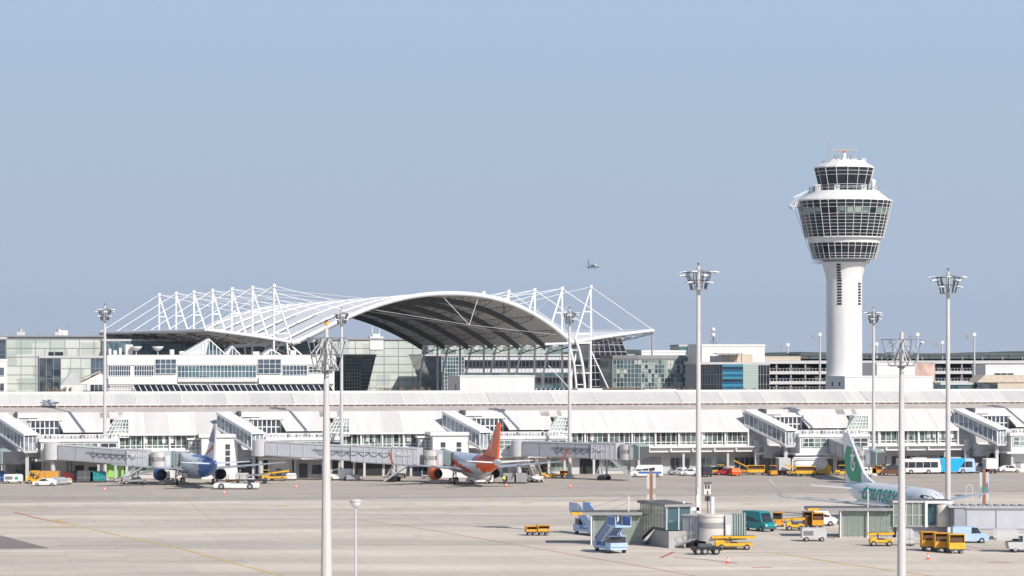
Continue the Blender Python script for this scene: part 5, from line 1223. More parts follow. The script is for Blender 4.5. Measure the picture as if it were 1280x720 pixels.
mb = MB(); mb.box(0, 4.3, -.2, .4, 5.0, 5.5, 'white_paint'); mb.box(3.9, 4.3, -.2, .4, 0, 7.2, 'white_paint'); mb.box(0, .3, -.2, .4, 1.8, 5.0, 'white_paint'); mb.bar((0,.1,5.3),(4.3,.1,5.3),.2,'white_paint'); mb.cyl((4.1,.1,7),(4.1,.1,8.4),.12,.06,'white_paint'); mb.build('beam', t)
# right gate house
tB = thing('gate_house', 'glass gate house partly hidden by the near mast, below the green and white jet', 'gate house', wp(1053, 8.44), 0)
glass_corridor(tB, 0, 7.4, 0, 3.8, 4.3, over=5.2)
mb = MB(); mb.box(7.4, 16.2, -.6, 4.2, 5.2, 5.5, 'light_grey'); mb.box(7.5, 16.1, -.5, 4.1, 5.5, 5.54, 'roof_dark'); mb.build('upper_roof', tB)
mb = MB(); mb.box(7.5, 12.2, -.35, -.28, 1.9, 5.2, 'clear_glass'); mb.box(7.5, 7.56, -.3, 4, 1.9, 5.2, 'clear_glass'); mb.box(7.6, 15.8, 3.9, 3.96, 1.9, 5.2, 'glass_sun'); mb.box(12.6, 14.0, -.2, -.14, 2.0, 5.0, 'glass_teal'); mb.build('upper_glass', tB)
mb = MB()
for k in range(6): x = 7.5+k*.94; mb.box(x-.06, x+.06, -.45, -.3, 1.9, 5.2, 'light_grey')
mb.box(7.4, 12.3, -.46, -.29, 3.3, 3.4, 'light_grey'); mb.box(12.1,12.5,-.9,-.62,1.6,5.1,'white_paint'); mb.box(12.1,16.3,-.9,-.62,5.1,5.45,'white_paint'); mb.box(15.9,16.3,-.9,-.62,.2,5.1,'white_paint'); mb.box(7.4,16.2,-.5,4.1,1.6,1.9,'mid_grey'); mb.build('upper_frame', tB)
mb = MB(); mb.box(8.0, 15.6, .2, 3.8, 0, 1.6, 'tunnel_grey'); mb.build('base_wall', tB)
mb = MB(); mb.lathe([(0,1.7),(1.05,1.7),(1.05,4.9),(0,5.0)], 'beige_panel', c=(14.9,-.6), n=20); mb.build('roller_curtain', tB)
mb = MB(); mb.cyl((3.8,.2,4.4), (3.8,.2,7.2), .09, .09, 'white_paint', 8); mb.build('tie_mast', tB)
tC = thing('jet_bridge', 'long pale grey jet bridge running off the right edge from the right gate house', 'jet bridge', wp(1190, 8.5), R(-4))
L = 24; mb = MB(); mb.box(.2, 1.8, -1.6, 1.6, 1.9, 4.6, 'tunnel_grey'); mb.box(1.8, L, -1.6, 1.6, 1.5, 4.5, 'pale_tunnel')
for k in range(6): mb.box(1.9+k*4.3, 2.05+k*4.3, -1.68, -1.6, 1.5, 4.5, 'mid_grey')
for z in (1.45, 4.45): mb.box(1.8, L, -1.75, 1.7, z, z+.22, 'mid_grey')
mb.build('tunnel', tC)
mb = MB(); mb.box(-.6, L, -1.75, 1.75, 4.7, 4.95, 'light_grey')
for k in range(20): mb.box(.2+k*1.2, .9+k*1.2, -1.8, 1.8, 4.95, 5.1, 'mid_grey'); 
mb.build('roof_walkway', tC)
mb = MB(); mb.cyl((.6,0,0), (.6,0,1.9), .6, .6, 'light_grey', 12); mb.build('column', tC)
bogie(tC, 15, 1.5, w=2.4); stairway(tC, 16.5, -3.4, 1.6, -5.0, 8)
# docking guidance posts and signals
for px, sc, zb, lab in ((814,7.45,7.6,'brown docking guidance post with white side panels behind the left gate house'),(1230,7.6,8.3,'brown docking guidance post with green sign behind the right jet bridge')):
    t = thing('guidance_post', lab, 'sign post', wp(px, sc)); mb = MB(); mb.box(-.22,.22,-.2,.2,0,zb,'brown_post'); mb.build('post', t)
    for z in (zb-3.0, zb-5.2):
        for x in (-.52, .52): m2 = MB(); m2.box(x-.24, x+.24, -.12, .12, z, z+(2.4 if z > zb-4 else 1.2), 'light_grey'); m2.build('panel', t)
    if px > 1000: m2 = MB(); m2.box(-.4,.1,-.3,-.22,zb-3.4,zb-3.0,'green_paint'); m2.build('sign', t)
    m2 = MB(); m2.box(-.8,.8,-.5,.5,0,.4,'concrete'); m2.build('base', t)
t = thing('signal_unit', 'black hooded white signal panel on a post right of the tall mast', 'signal', wp(884.5, 7.7))
mb = MB(); mb.box(-.1,.1,-.1,.1,0,5,'brown_post'); mb.build('post', t); mb = MB(); mb.box(-.55,.5,-.1,.3,4.4,6.2,'white_paint'); mb.box(-.4,-.1,-.14,-.1,5.3,5.8,'black'); mb.box(.05,.35,-.14,-.1,5.3,5.8,'black'); mb.build('panel', t)
mb = MB(); mb.box(-.65,.65,-.5,.4,6.2,6.35,'dark_steel'); mb.box(-.45,.5,-.1,.2,3.3,4.1,'dark_steel'); mb.build('hood', t)
t = thing('hoop_frame', 'thin white hoop frame standing behind the right jet bridge', 'frame', wp(1211.5, 7.5)); mb = MB()
pts = [(-.55,0,0),(-.55,0,4.8)]+[(-.55*math.cos(a),0,4.8+.6*math.sin(a)) for a in [math.pi*k/6 for k in range(7)]]+[(.55,0,0)]; mb.tube(pts, .05, 'white_paint', 6); mb.build('hoop', t)
# ------------------------------------------------------------------ vehicles
def wheels(t, xs, ys, r=.34, w_=.24, m_='rubber'):
    for x in xs:
        for y in ys:
            mb = MB(); s_ = 1 if y > 0 else -1
            mb.cyl((x,y-w_/2,r), (x,y+w_/2,r), r, r, m_, 14); mb.cyl((x,y-w_/2-.012,r), (x,y+w_/2+.012,r), r*.55, r*.55, 'rim', 10); mb.build('wheel', t)
def V(name, label, cat, px, py, deg, group=None):
    t = thing(name, label, cat, gp(px, py), R(deg), group); t.scale = (1.12,)*3; return t
def shell(t, prof, hw, m_, name='body', inset=.12, zin=None):
    """side profile (x,z) swept across; points above zin lean inwards"""
    mb = MB(); n = len(prof); A = [(x, -hw+(inset if zin and z > zin else 0), z) for x, z in prof]; B = [(x, -y, z) for x, y, z in A]
    mb.add(A+B, [tuple(range(n)), tuple(range(2*n-1,n-1,-1))]+[(i,i+n,(i+1)%n+n,(i+1)%n) for i in range(n)], m_); return mb.build(name, t)
def glassp(t, polys, hw, name='window', m_='car_glass', z_lo=1.0, z_hi=1.5, inset=.12):
    for P in polys:
        for s_ in (-1, 1):
            mb = MB(); y = lambda z: s_*(hw+.012-inset*max(0, min(1, (z-z_lo)/(z_hi-z_lo)))); q = [(x, y(z), z) for x, z in P]
            mb.add(q, [tuple(range(len(q)))], m_); mb.build(name, t)
def lights(t, xf, xr, hw, z, s_=.14):
    for x, m_, nm in ((xf,'lamp_glass','headlight'), (xr,'tail_light','tail_light')):
        for y in (-hw+.22, hw-.22): mb = MB(); mb.box(x-.03, x+.03, y-s_, y+s_, z-.08, z+.08, m_); mb.build(nm, t)
def car(label, px, py, deg, m_='silver', group=None, est=False, cat='car'):
    t = V('parked_car', label, cat, px, py, deg, group); hw = .88
    top = [(.55,1.42),(-1.2,1.44),(-2.0,1.02)] if not est else [(.45,1.5),(-1.85,1.5),(-2.15,1.0)]
    shell(t, [(-2.15,.3),(2.1,.3),(2.18,.62),(1.9,.82),(1.2,.92)]+top+[(-2.2,.9)], hw, m_, zin=1.1)
    glassp(t, [[(1.05,.94),(.5,1.37),(-.35,1.39),(-.35,.94)], [(-.43,.94),(-.43,1.39),(-1.15,1.39),(-1.75,1.0)]], hw, z_lo=.95, z_hi=1.25)
    mb = MB(); mb.hexa([(1.15,-.74,.95),(1.17,-.74,.95),(1.17,.74,.95),(1.15,.74,.95),(.58,-.66,1.4),(.6,-.66,1.4),(.6,.66,1.4),(.58,.66,1.4)], 'car_glass'); mb.build('windscreen', t)
    wheels(t, (-1.35,1.35), (-.8,.8), .33); lights(t, 2.15, -2.19, hw, .68); return t
def van(label, px, py, deg, m_='white_paint', L=5.6, hh=2.4, name='van', group=None, stripe=None, win=False):
    t = V(name, label, 'van', px, py, deg, group); hw = 1.0; f = L/2
    shell(t, [(-f,.35),(f,.35),(f+.05,.8),(f-.15,1.15),(f-.75,1.3),(f-1.35,hh-.1),(f-1.7,hh),(-f+.1,hh),(-f,hh-.15)], hw, m_, zin=1.5, inset=.1)
    glassp(t, [[(f-.95,1.3),(f-1.4,2.0),(f-2.2,2.05),(f-2.2,1.3)]]+([[(f-2.35-1.3*k,1.35),(f-2.35-1.3*k,2.05),(f-3.5-1.3*k,2.05),(f-3.5-1.3*k,1.35)] for k in range(int((L-2.6)/1.3))] if win else []), hw, z_lo=1.35, z_hi=1.7, inset=.1)
    mb = MB(); mb.hexa([(f-.72,-.82,1.34),(f-.70,-.82,1.34),(f-.70,.82,1.34),(f-.72,.82,1.34),(f-1.28,-.76,hh-.2),(f-1.26,-.76,hh-.2),(f-1.26,.76,hh-.2),(f-1.28,.76,hh-.2)], 'car_glass'); mb.build('windscreen', t)
    mb = MB(); mb.box(f-.02, f+.1, -.85, .85, .4, .62, 'dark_steel'); mb.build('bumper', t)
    if stripe: mb = MB(); mb.box(-f+.3, f-1.6, -hw-.015, hw+.015, .75, 1.15, stripe); mb.build('stripe', t)
    wheels(t, (-f+1.1, f-.9), (-.9,.9), .36); lights(t, f+.06, -f, hw, .9, .16); return t
def cart(label, px, py, deg, n=1, m_='yellow', group=None, hh=1.6, L=2.6, cover=True, inner='brown_box', name='baggage_cart'):
    P = gp(px, py); t = thing(name, label, 'baggage cart', P, R(deg), group); t.scale = (1.12,)*3
    for z0, z1 in ((.42,.58),):
        mb = MB(); mb.box(-L/2, L/2, -.75, .75, z0, z1, 'dark_steel'); mb.bar((L/2,0,.5), (L/2+.9,0,.4), .08, 'dark_steel'); mb.build('chassis', t)
    wheels(t, (-L/2+.4, L/2-.4), (-.6,.6), .22, .14)
    mb = MB()
    if cover:
        mb.box(-L/2, L/2, .68, .76, .58, hh, m_); mb.box(-L/2, -L/2+.08, -.76, .7, .58, hh, m_); mb.box(L/2-.08, L/2, -.76, .7, .58, hh, m_); mb.box(-L/2-.05, L/2+.05, -.8, .8, hh, hh+.08, m_); mb.box(-L/2, L/2, -.79, -.74, .58, .58+(hh-.58)*.45, m_)
    else:
        for x in (-L/2+.05, L/2-.05):
            for y in (-.72,.72): mb.bar((x,y,.5), (x,y,hh), .07, m_)
            mb.bar((x,-.72,hh), (x,.72,hh), .08, m_); mb.bar((x,-.72,1.0), (x,.72,1.0), .06, m_)
        mb.box(-L/2, L/2, -.76, .76, .58, .70, m_)
    mb.build('cage', t)
    if cover: mb = MB(); mb.box(-L/2+.2, L/2-.2, -.6, .6, .6, hh-.35, inner); mb.build('load', t)
    return t
def tug(label, px, py, deg, m_='yellow', group=None, cab=True):
    t = V('baggage_tractor', label, 'tractor', px, py, deg, group)
    shell(t, [(-1.5,.3),(1.5,.3),(1.55,.95),(.5,1.05),(.4,.8),(-.5,.8),(-.6,1.05),(-1.5,1.05)], .7, m_)
    if cab:
        mb = MB()
        for x in (.45,-.65):
            for y in (-.62,.62): mb.bar((x,y,.9), (x-.05,y,1.95), .07, 'dark_steel')
        mb.box(-.8,.55,-.68,.68,1.95,2.03,m_); mb.build('cab_roof', t); mb = MB(); mb.box(.42,.45,-.58,.58,1.1,1.9,'car_glass'); mb.build('windscreen', t)
    mb = MB(); mb.box(-.45,-.05,-.5,.5,.8,1.0,'black'); mb.box(-.55,-.45,-.5,.5,.9,1.5,'black'); mb.build('seat', t)
    wheels(t, (-.95,.95), (-.62,.62), .36); lights(t, 1.53, -1.5, .7, .8); return t
def loader(label, px, py, deg, m_='yellow', group=None, L=7.5, tilt=.14):
    t = V('belt_loader', label, 'belt loader', px, py, deg, group)
    bl = min(2.4, L*.42); mb = MB(); mb.box(-bl,bl,-.9,.9,.4,.85,m_); mb.box(-bl,-bl*.5,-.9,-.1,.85,1.2,m_); mb.box(bl-.02,bl+.06,-.8,.8,.42,.62,'dark_steel'); mb.box(-bl*.8,bl*.8,-.93,.93,.45,.52,'dark_steel'); mb.build('body', t)
    mb = MB(); k = math.sin(tilt); c = math.cos(tilt)
    mb.hexa([(-L/2,-.1,1.1-L/2*k+.3),(L/2,-.1,1.1+L/2*k+.3),(L/2,.75,1.1+L/2*k+.3),(-L/2,.75,1.1-L/2*k+.3),(-L/2,-.1,1.4-L/2*k+.3),(L/2,-.1,1.4+L/2*k+.3),(L/2,.75,1.4+L/2*k+.3),(-L/2,.75,1.4-L/2*k+.3)], m_)
    mb.quad((-L/2+.1,0,1.42-L/2*k+.3),(L/2-.1,0,1.42+L/2*k+.3),(L/2-.1,.65,1.42+L/2*k+.3),(-L/2+.1,.65,1.42-L/2*k+.3),'rubber'); mb.build('belt', t)
    mb = MB(); mb.box(-.4,.4,-.85,-.25,.85,1.0,'black'); mb.box(-.5,-.4,-.85,-.25,1,1.6,'black'); mb.build('seat', t)
    wheels(t, (-bl*.7,bl*.7), (-.8,.8), .36); lights(t, bl+.05, -bl, .9, .7, .1); return t
def stair_truck(label, px, py, deg, m_='blue_paint', m2='pale_blue', z=3.2, stairs='pale_blue', panel=None):
    panel = panel or m_
    t = V('stair_truck', label, 'stair truck', px, py, deg)
    mb = MB(); mb.box(-3.2,3.0,-1.1,1.1,.45,.8,m_); mb.box(1.2,3.1,-1.1,1.1,.8,1.3,m_); mb.box(-3.2,-2.2,-1.1,1.1,.8,1.2,m_); mb.build('body', t)
    mb = MB(); mb.box(1.3,2.6,-1.0,1.0,1.3,2.05,'car_glass'); mb.box(1.25,2.65,-1.05,1.05,2.05,2.15,m2); mb.build('cab', t)
    mb = MB(); n = 14
    for k in range(n): q = k/n; x = -3.3+5.0*q; mb.box(x, x+.42, -.75, .75, .5+(z-.5)*q, .55+(z-.5)*q, 'light_grey')
    for y in (-.85,.85): mb.bar((-3.4,y,.5), (1.8,y,z), .1, stairs, .5); mb.bar((-3.4,y,1.5), (1.8,y,z+1.0), .1, stairs); mb.quad((-3.3,y*.99,.6),(1.8,y*.99,z),(1.8,y*.99,z+1),(-3.3,y*.99,1.5),stairs)
    mb.build('stair', t)
    mb = MB(); mb.box(1.7,4.6,-1.0,1.0,z-.1,z+.08,m2)
    for y in (-1.0,1.0): mb.box(1.9,4.5,y-.03,y+.03,z+.1,z+1.1,panel); mb.bar((1.8,y,z+1.15), (4.6,y,z+1.15), .08, m2)
    for x in (1.8,4.5):
        for y in (-1,1): mb.bar((x,y,z), (x,y,z+1.15), .08, m2)
    mb.build('platform', t)
    mb = MB()
    for y in (-.8,.8): mb.bar((-1,y,.8), (2.4,y,z-.1), .14, m_); mb.bar((2.6,y,.9), (1.0,y,z-.6), .14, m_)
    mb.build('lift_frame', t)
    wheels(t, (-2.2,2.2), (-.95,.95), .42, .28); return t
def box_truck(label, px, py, deg, m_='white_paint', box='white_paint', L=6.5, hh=3.2, cabm='white_paint', lift=0):
    t = V('service_truck', label, 'truck', px, py, deg); f = L/2
    shell(t, [(f-1.6,.5),(f,.5),(f+.05,1.2),(f-.2,2.1),(f-.4,2.3),(f-1.6,2.3)], 1.05, cabm, 'cab', zin=1.4, inset=.06)
    glassp(t, [[(f-.25,1.3),(f-.4,2.0),(f-1.2,2.05),(f-1.2,1.3)]], 1.05, z_lo=1.3, z_hi=1.7, inset=.06)
    mb = MB(); mb.hexa([(f+.05,-.9,1.25),(f+.07,-.9,1.25),(f+.07,.9,1.25),(f+.05,.9,1.25),(f-.17,-.88,2.05),(f-.15,-.88,2.05),(f-.15,.88,2.05),(f-.17,.88,2.05)], 'car_glass'); mb.build('windscreen', t)
    mb = MB(); mb.box(-f, f-1.65, -1.15, 1.15, 1.0+lift, hh+lift, box)
    for k in range(5): x = -f+.05+(L-1.75)*k/4; mb.box(x-.04, x+.04, -1.18, 1.18, 1.0+lift, hh+lift+.03, 'light_grey')
    mb.build('cargo_box', t)
    mb = MB(); mb.box(-f, f-.1, -.5, .5, .5, .95, 'dark_steel')
    if lift: 
        for y in (-.8,.8): mb.bar((-f+.4,y,.9), (f-2.2,y,1+lift), .15, 'dark_steel'); mb.bar((f-2.2,y,.9), (-f+.4,y,1+lift), .15, 'dark_steel')
    mb.build('chassis', t); wheels(t, (-f+1.2, f-.85), (-.95,.95), .44, .28); lights(t, f+.06, -f, 1.0, .85); return t
def crate(label, px, py, deg, m_='light_grey', L=2.4, w_=1.6, hh=1.6, group=None, name='container'):
    t = V(name, label, 'container', px, py, deg, group); mb = MB()
    mb.prism([(-L/2,.35),(L/2,.35),(L/2,hh-.35),(L/2-.3,hh),(-L/2,hh)], -w_/2, w_/2, m_); mb.box(-L/2-.02, L/2+.02, -w_/2-.02, w_/2+.02, .9, .98, 'mid_grey'); mb.box(-.03,.03,-w_/2-.02,w_/2+.02,.35,hh,'mid_grey'); mb.build('body', t)
    mb = MB(); mb.box(-L/2-.1, L/2+.1, -w_/2, w_/2, .2, .34, 'dark_steel'); mb.bar((L/2,0,.28), (L/2+.8,0,.28), .07, 'dark_steel'); mb.build('pallet', t); wheels(t, (-L/2+.3,L/2-.3), (-w_/2+.1,w_/2-.1), .16, .12); return t
def gpu(label, px, py, deg, m_='white_paint', L=3.2, panel=None):
    t = V('power_unit', label, 'power unit', px, py, deg); mb = MB()
    mb.prism([(-L/2,.45),(L/2,.45),(L/2,1.5),(L/2-.3,1.75),(-L/2+.1,1.75),(-L/2,1.6)], -.85, .85, m_); mb.build('body', t)
    mb = MB(); mb.box(-L/2+.2, -.1, -.88, .88, .8, 1.4, 'mid_grey'); 
    for k in range(4): mb.box(-L/2+.25, -.15, -.9, .9, .85+.14*k, .9+.14*k, 'dark_steel')
    mb.build('grille', t)
    if panel: mb = MB(); mb.box(.3, .9, -.88, .88, .8, 1.3, panel); mb.build('panel', t)
    mb = MB(); mb.bar((L/2,0,.5), (L/2+1.2,0,.35), .08, 'dark_steel'); mb.build('tow_bar', t); wheels(t, (-L/2+.6, L/2-.6), (-.75,.75), .3); return t
def pushback(label, px, py, deg, m_='white_paint'):
    t = V('pushback_tractor', label, 'tractor', px, py, deg)
    shell(t, [(-4,.35),(4,.35),(4.1,.9),(3.9,1.15),(2.6,1.2),(2.5,1.0),(-1.2,1.0),(-1.3,1.15),(-3.8,1.15),(-4.1,.9)], 1.35, m_)
    mb = MB(); mb.box(2.0,3.2,-1.25,-.1,1.2,1.85,'car_glass'); mb.box(1.95,3.25,-1.3,-.05,1.85,1.95,m_); mb.build('cab', t); mb = MB(); mb.box(-3.4,-2,-1,1,1.15,1.4,'mid_grey'); mb.box(3.6,3.8,-.2,.2,1.2,1.5,'orange'); mb.build('deck_box', t)
    wheels(t, (-2.7,2.4), (-1.2,1.2), .55, .4); return t
def bus(label, px, py, deg, m1='white_paint', m2=None, L=11.5, name='apron_bus'):
    t = V(name, label, 'bus', px, py, deg); hw = 1.35; f = L/2
    shell(t, [(-f,.4),(f,.4),(f+.05,1.2),(f-.15,2.8),(f-.4,3.05),(-f+.1,3.05),(-f,2.9)], hw, m1, zin=2.4, inset=.08)
    n = int(L/1.5)
    for k in range(n):
        x0 = -f+.3+(L-.8)*k/n; x1 = x0+(L-.8)/n-.12; glassp(t, [[(x0,1.3),(x1,1.3),(x1,2.45),(x0,2.45)]], hw, z_lo=2.3, z_hi=2.6, inset=.08)
    if m2:
        mb = MB(); mb.prism([(-f*.98,.45),(f*.15,.45),(f*.55,3.0),(-f*.98,3.0)], -hw-.03, -hw-.015, m2); mb.prism([(-f*.98,.45),(f*.15,.45),(f*.55,3.0),(-f*.98,3.0)], hw+.015, hw+.03, m2); mb.box(-f+.1, f*.5, -hw+.05, hw-.05, 3.05, 3.12, m2); mb.build('wrap', t)
    mb = MB(); mb.box(f-.05, f+.08, -1.15, 1.15, 1.25, 2.7, 'car_glass'); mb.build('windscreen', t)
    mb = MB(); mb.box(-1.5, 1.5, -.9, .9, 3.05, 3.3, 'light_grey'); mb.build('roof_unit', t)
    wheels(t, (-f+2.4, f-2.6), (-1.2,1.2), .48, .3); lights(t, f+.06, -f, hw, .8); return t
def cone(px, py, g='traffic cones on the apron', lab=None):
    t = thing('traffic_cone', lab, 'traffic cone', gp(px, py), 0, g); k = 1.0
    mb = MB(); mb.box(-.28*k,.28*k,-.28*k,.28*k,.0,.06,'cone_orange'); mb.build('foot', t)
    mb = MB(); mb.lathe([(.2*k,.06),(.155*k,.35)], 'cone_orange', n=12); mb.lathe([(.155*k,.35),(.11*k,.62)], 'white_paint', n=12); mb.lathe([(.11*k,.62),(.03*k,1.0),(0,1.0)], 'cone_orange', n=12); mb.build('body', t)
# --- row along the pier, left to right
gpu('white power unit with green panel at the far left', 17, 604.5, 5, 'white_paint', 3.4, 'green_paint')
crate('deep blue bin cut off by the left edge, beside a power unit', 1, 603, 0, 'deep_blue', 1.6, 1.2, 2.2)
tug('yellow tractor with tall mast behind the white pickup at left', 44, 604.5, 180)
box_truck('amber catering lift truck near the left edge', 55, 603.5, 178, 'amber', 'amber', 5.5, 2.2, 'amber')
car('white low car in front of the amber truck at left', 56, 607.5, 185, 'white_paint')
crate('silver round-topped tank dolly behind the white car at left', 74, 606.5, 10, 'silver', 2.6, 1.3, 1.5, name='tank_dolly')
crate('beige air hose trailer right of the amber truck', 84, 605.5, 20, 'beige', 1.6, 1.3, 1.2, name='hose_trailer')
van('dark red van parked in front of the green doors', 92, 602.5, 0, 'maroon', 3.8, 1.9)
crate('black container left of the dark teal one', 107, 603, 0, 'dark_steel', 3.0, 1.6, 2.2, 'containers by the green doors')
crate('dark teal container in front of the green doors', 123, 603, 0, 'teal', 2.8, 1.6, 2.1, 'containers by the green doors')
loader('grey belt loader beside the blue and silver jet', 168, 605, 20, 'mid_grey', tilt=.2)
crate('white steel box under the left jet bridge cab', 205, 600, 0, 'white_paint', 2.2, 1.4, 2.0)
pushback('long low white towing tractor right of the blue and silver jet', 296, 611.5, 3)
cart('amber open baggage cart just behind the blue tail', 277, 605, 0, 1, 'amber', 'amber carts behind the towing tractor', 1.7, 2.6, False)
cart('amber open baggage cart, right one behind the towing tractor', 291, 604.5, 0, 1, 'amber', 'amber carts behind the towing tractor', 1.7, 2.6, False)
crate('silver cargo dolly right of the amber carts', 303, 601, 0, 'light_grey', 2.6, 1.4, 1.5)
loader('dark grey belt loader left of the yellow lift truck', 322, 604, 0, 'mid_grey', L=4.5, tilt=.05)
tug('yellow tractor with cab roof below the second jet bridge', 334, 600.5, 0, 'yellow')
loader('yellow belt loader below the second jet bridge', 343, 601, 0, 'yellow', L=5.5)
crate('white trolley frame under the second jet bridge', 364, 600.5, 0, 'white_paint', 2.0, 1.2, 1.4)
van('white pickup van behind the near thick mast', 424, 600.5, 180, 'white_paint', 4.8, 2.2)
crate('grey hydraulic dolly right of the white pickup van', 441, 601, 10, 'mid_grey', 2.6, 1.4, 1.2)
box_truck('white high-lift catering truck left of the orange jet', 500, 597, 90, 'white_paint', 'light_grey', 5.5, 2.8)
cart('silver open cart under the orange jet left wing', 535, 598.5, 0, 1, 'light_grey', None, 1.6, 2.4, False)
van('white service van under the orange jet tail', 600, 604.5, 180, 'white_paint', 5.0, 1.7, stripe='mid_grey')
for px, lab in ((637,'dark cargo dolly just right of the orange tail'),(651,'dark cargo dolly right of its twin near the passenger stairs')): crate(lab, px, 604.5, 0, 'mid_grey', 2.4, 1.5, 2.0, 'dark cargo dollies right of the orange jet')
box_truck('white catering truck behind the right wing of the orange jet', 655, 596, 80, 'white_paint', 'white_paint', 6, 3.4, lift=.9)
stair_truck('beige passenger stairs right of the dark dollies', 668, 602, 100, 'white_paint', 'beige', 3.0, 'beige')
tug('yellow tractor under the third jet bridge', 686, 598, 0, 'yellow'); cart('yellow and red baggage cart under the third jet bridge', 698, 597.5, 0, 1, 'yellow', None, 1.4, 2.4, False); cart('red-ended yellow baggage cart, rightmost under the third jet bridge', 707, 597, 0, 1, 'amber', None, 1.3, 2.2, True, 'red')
van('long white and blue service van under the cab of the third jet bridge', 808, 596.5, 180, 'white_paint', 6.4, 2.4, stripe='blue_paint', win=True)
car('silver car parked first in the row right of the third jet bridge', 848.5, 593.5, 200, 'silver', 'cars parked along the terminal')
car('white car parked right of the silver car', 863, 594.5, 190, 'white_paint', 'cars parked along the terminal')
van('dark blue van behind the tall mast in the parked row', 881, 595.5, 100, 'navy', 4.8, 2.0)
car('black estate car in the middle of the parked row', 893, 593, 170, 'black', 'cars parked along the terminal', True)
tug('small yellow tractor between black and red cars', 900, 593.5, 180, 'yellow')
car('red car left of its orange-red neighbour in the parked row', 908, 594, 170, 'red', 'cars parked along the terminal')
car('orange-red car, rightmost of the parked row', 917, 594.5, 100, 'orange', 'cars parked along the terminal', True)
loader('yellow loader with raised belt under the glazed stair', 933, 592.5, 175, 'amber', L=5, tilt=.5)
cart('wide yellow baggage cart under the glazed stair', 945, 594, 0, 1, 'yellow', None, 1.9, 3.4)
tug('round amber tractor left of the grey box truck', 966, 594.5, 95, 'amber')
box_truck('grey box truck parked between amber tractor and yellow carts', 978, 593.5, 95, 'light_grey', 'light_grey', 5.5, 3.4)
loader('yellow scissor loader right of the grey box truck', 994, 594.5, 180, 'yellow', L=4, tilt=.3)
cart('wide yellow baggage cart right of the grey box truck', 1007, 595.5, 0, 1, 'yellow', None, 1.9, 4.0)
crate('square yellow container in front of the white tank', 1030, 593.5, 0, 'yellow', 2.8, 1.6, 2.0)
t = thing('fuel_tank', 'white round-ended storage tank block behind the yellow carts', 'tank', FP.w(up(1012,-11),-11.0), ANG); mb = MB(); mb.lathe([(0,-4.2),(1.3,-3.9),(1.75,-3.2),(1.75,3.2),(1.3,3.9),(0,4.2)], 'white_paint', c=(0,2.1), n=18, axis='x'); mb.build('tank', t)
mb = MB(); mb.tube([(-4.6,-1.9,0),(-4.6,-1.9,3.4),(-4.2,-1.9,3.9),(4,-1.9,3.9)], .18, 'white_paint', 8)
for x in (-2.6, 2.6): mb.box(x-.3,x+.3,-1.2,1.2,0,.9,'light_grey')
mb.build('frame', t)
tug('yellow tractor just left of the green tail fin', 1053, 594, 0, 'yellow')
van('white small van right of the green tail fin', 1081, 596, 250, 'white_paint', 4.2, 1.9)
cart('amber baggage cart right of the green tail fin, left one', 1088, 594.5, 0, 1, 'amber', 'amber carts behind the green tail fin', 1.9, 2.2); cart('amber baggage cart right of the green tail fin, right one', 1096, 594.5, 0, 1, 'amber', 'amber carts behind the green tail fin', 1.9, 2.0)
van('dark brown minivan left of the thick near mast', 1116, 594.5, 180, 'brown_box', 4.8, 1.9, win=True)
r1_ = bus('', 1148, 592.3, 8, 'white_paint', None, 8.6); r2_ = bus('', 1191, 591.8, 8, 'pale_blue', 'cyan', 8.6)
t = V('articulated_bus', 'long articulated bus, white rear and bright blue front, right of the thick near mast', 'bus', 1168.5, 592, 8); mb = MB()
for k in range(6): x = -.95+.32*k; mb.box(x, x+.2, -1.25, 1.25, .6, 2.95, 'mid_grey'); mb.box(x+.2, x+.32, -1.15, 1.15, .65, 2.9, 'dark_steel')
mb.build('folding_joint', t)
mw = lambda o: Matrix.LocRotScale(o.location, o.rotation_euler, o.scale)
for r_ in (r1_, r2_):
    for k in tree(r_): k.parent = t; k.matrix_parent_inverse = mw(t).inverted() @ mw(r_)
    bpy.data.objects.remove(r_)
box_truck('white box van parked under the right glazed stair', 1236, 591.5, 95, 'white_paint', 'white_paint', 5, 3.0)
van('pale van behind the white box van at right', 1222, 591, 0, 'light_grey', 4.4, 2.0)
car('white car at the terminal near the right edge', 1262, 590.5, 0, 'white_paint')
# --- near apron
cart('amber open cart, left of the pair alone on the open apron', 664, 669.3, 8, 1, 'amber', 'pair of amber carts on the open apron', 1.2, 1.5, True, 'beige'); cart('amber open cart, right of the pair alone on the open apron', 679, 669.3, 8, 1, 'amber', 'pair of amber carts on the open apron', 1.3, 1.6, True, 'beige')
stair_truck('pale blue passenger stair truck behind the left gate house canopy', 737, 668.5, 112, 'pale_blue', 'pale_blue', 3.0)
stair_truck('deep blue passenger stair truck in front of the left gate house', 763, 690, -72, 'pale_blue', 'pale_blue', 3.4, 'steel_blue', 'blue_paint')
mb = MB()
van('teal van with orange roof lamps right of the left gate house', 949, 663.5, -58, 'teal', 5.2, 2.7, win=True)
tug('yellow tractor half hidden behind the teal van', 972, 658, 90, 'amber'); 
loader('small yellow belt trolley right of the teal van', 993.5, 663, 0, 'yellow', L=2.8, tilt=.05)
cart('brown and amber covered cart behind the white cab truck, left one', 1010.5, 661, 0, 1, 'brown_box', 'covered carts by the white cab truck', 2.3, 1.5); cart('amber covered cart, right one next to the white cab truck', 1022, 661.5, 0, 1, 'amber', 'covered carts by the white cab truck', 2.2, 1.6)
van('small white cab truck behind the amber covered cart', 1030, 657, 0, 'white_paint', 3.4, 2.4)
gpu('grey power unit trailer in front of the covered carts', 1017, 676.5, 0, 'light_grey', 3.2)
loader('yellow and orange baggage lift under the silver round cab', 917, 687, 0, 'yellow', L=5.4, tilt=.0)
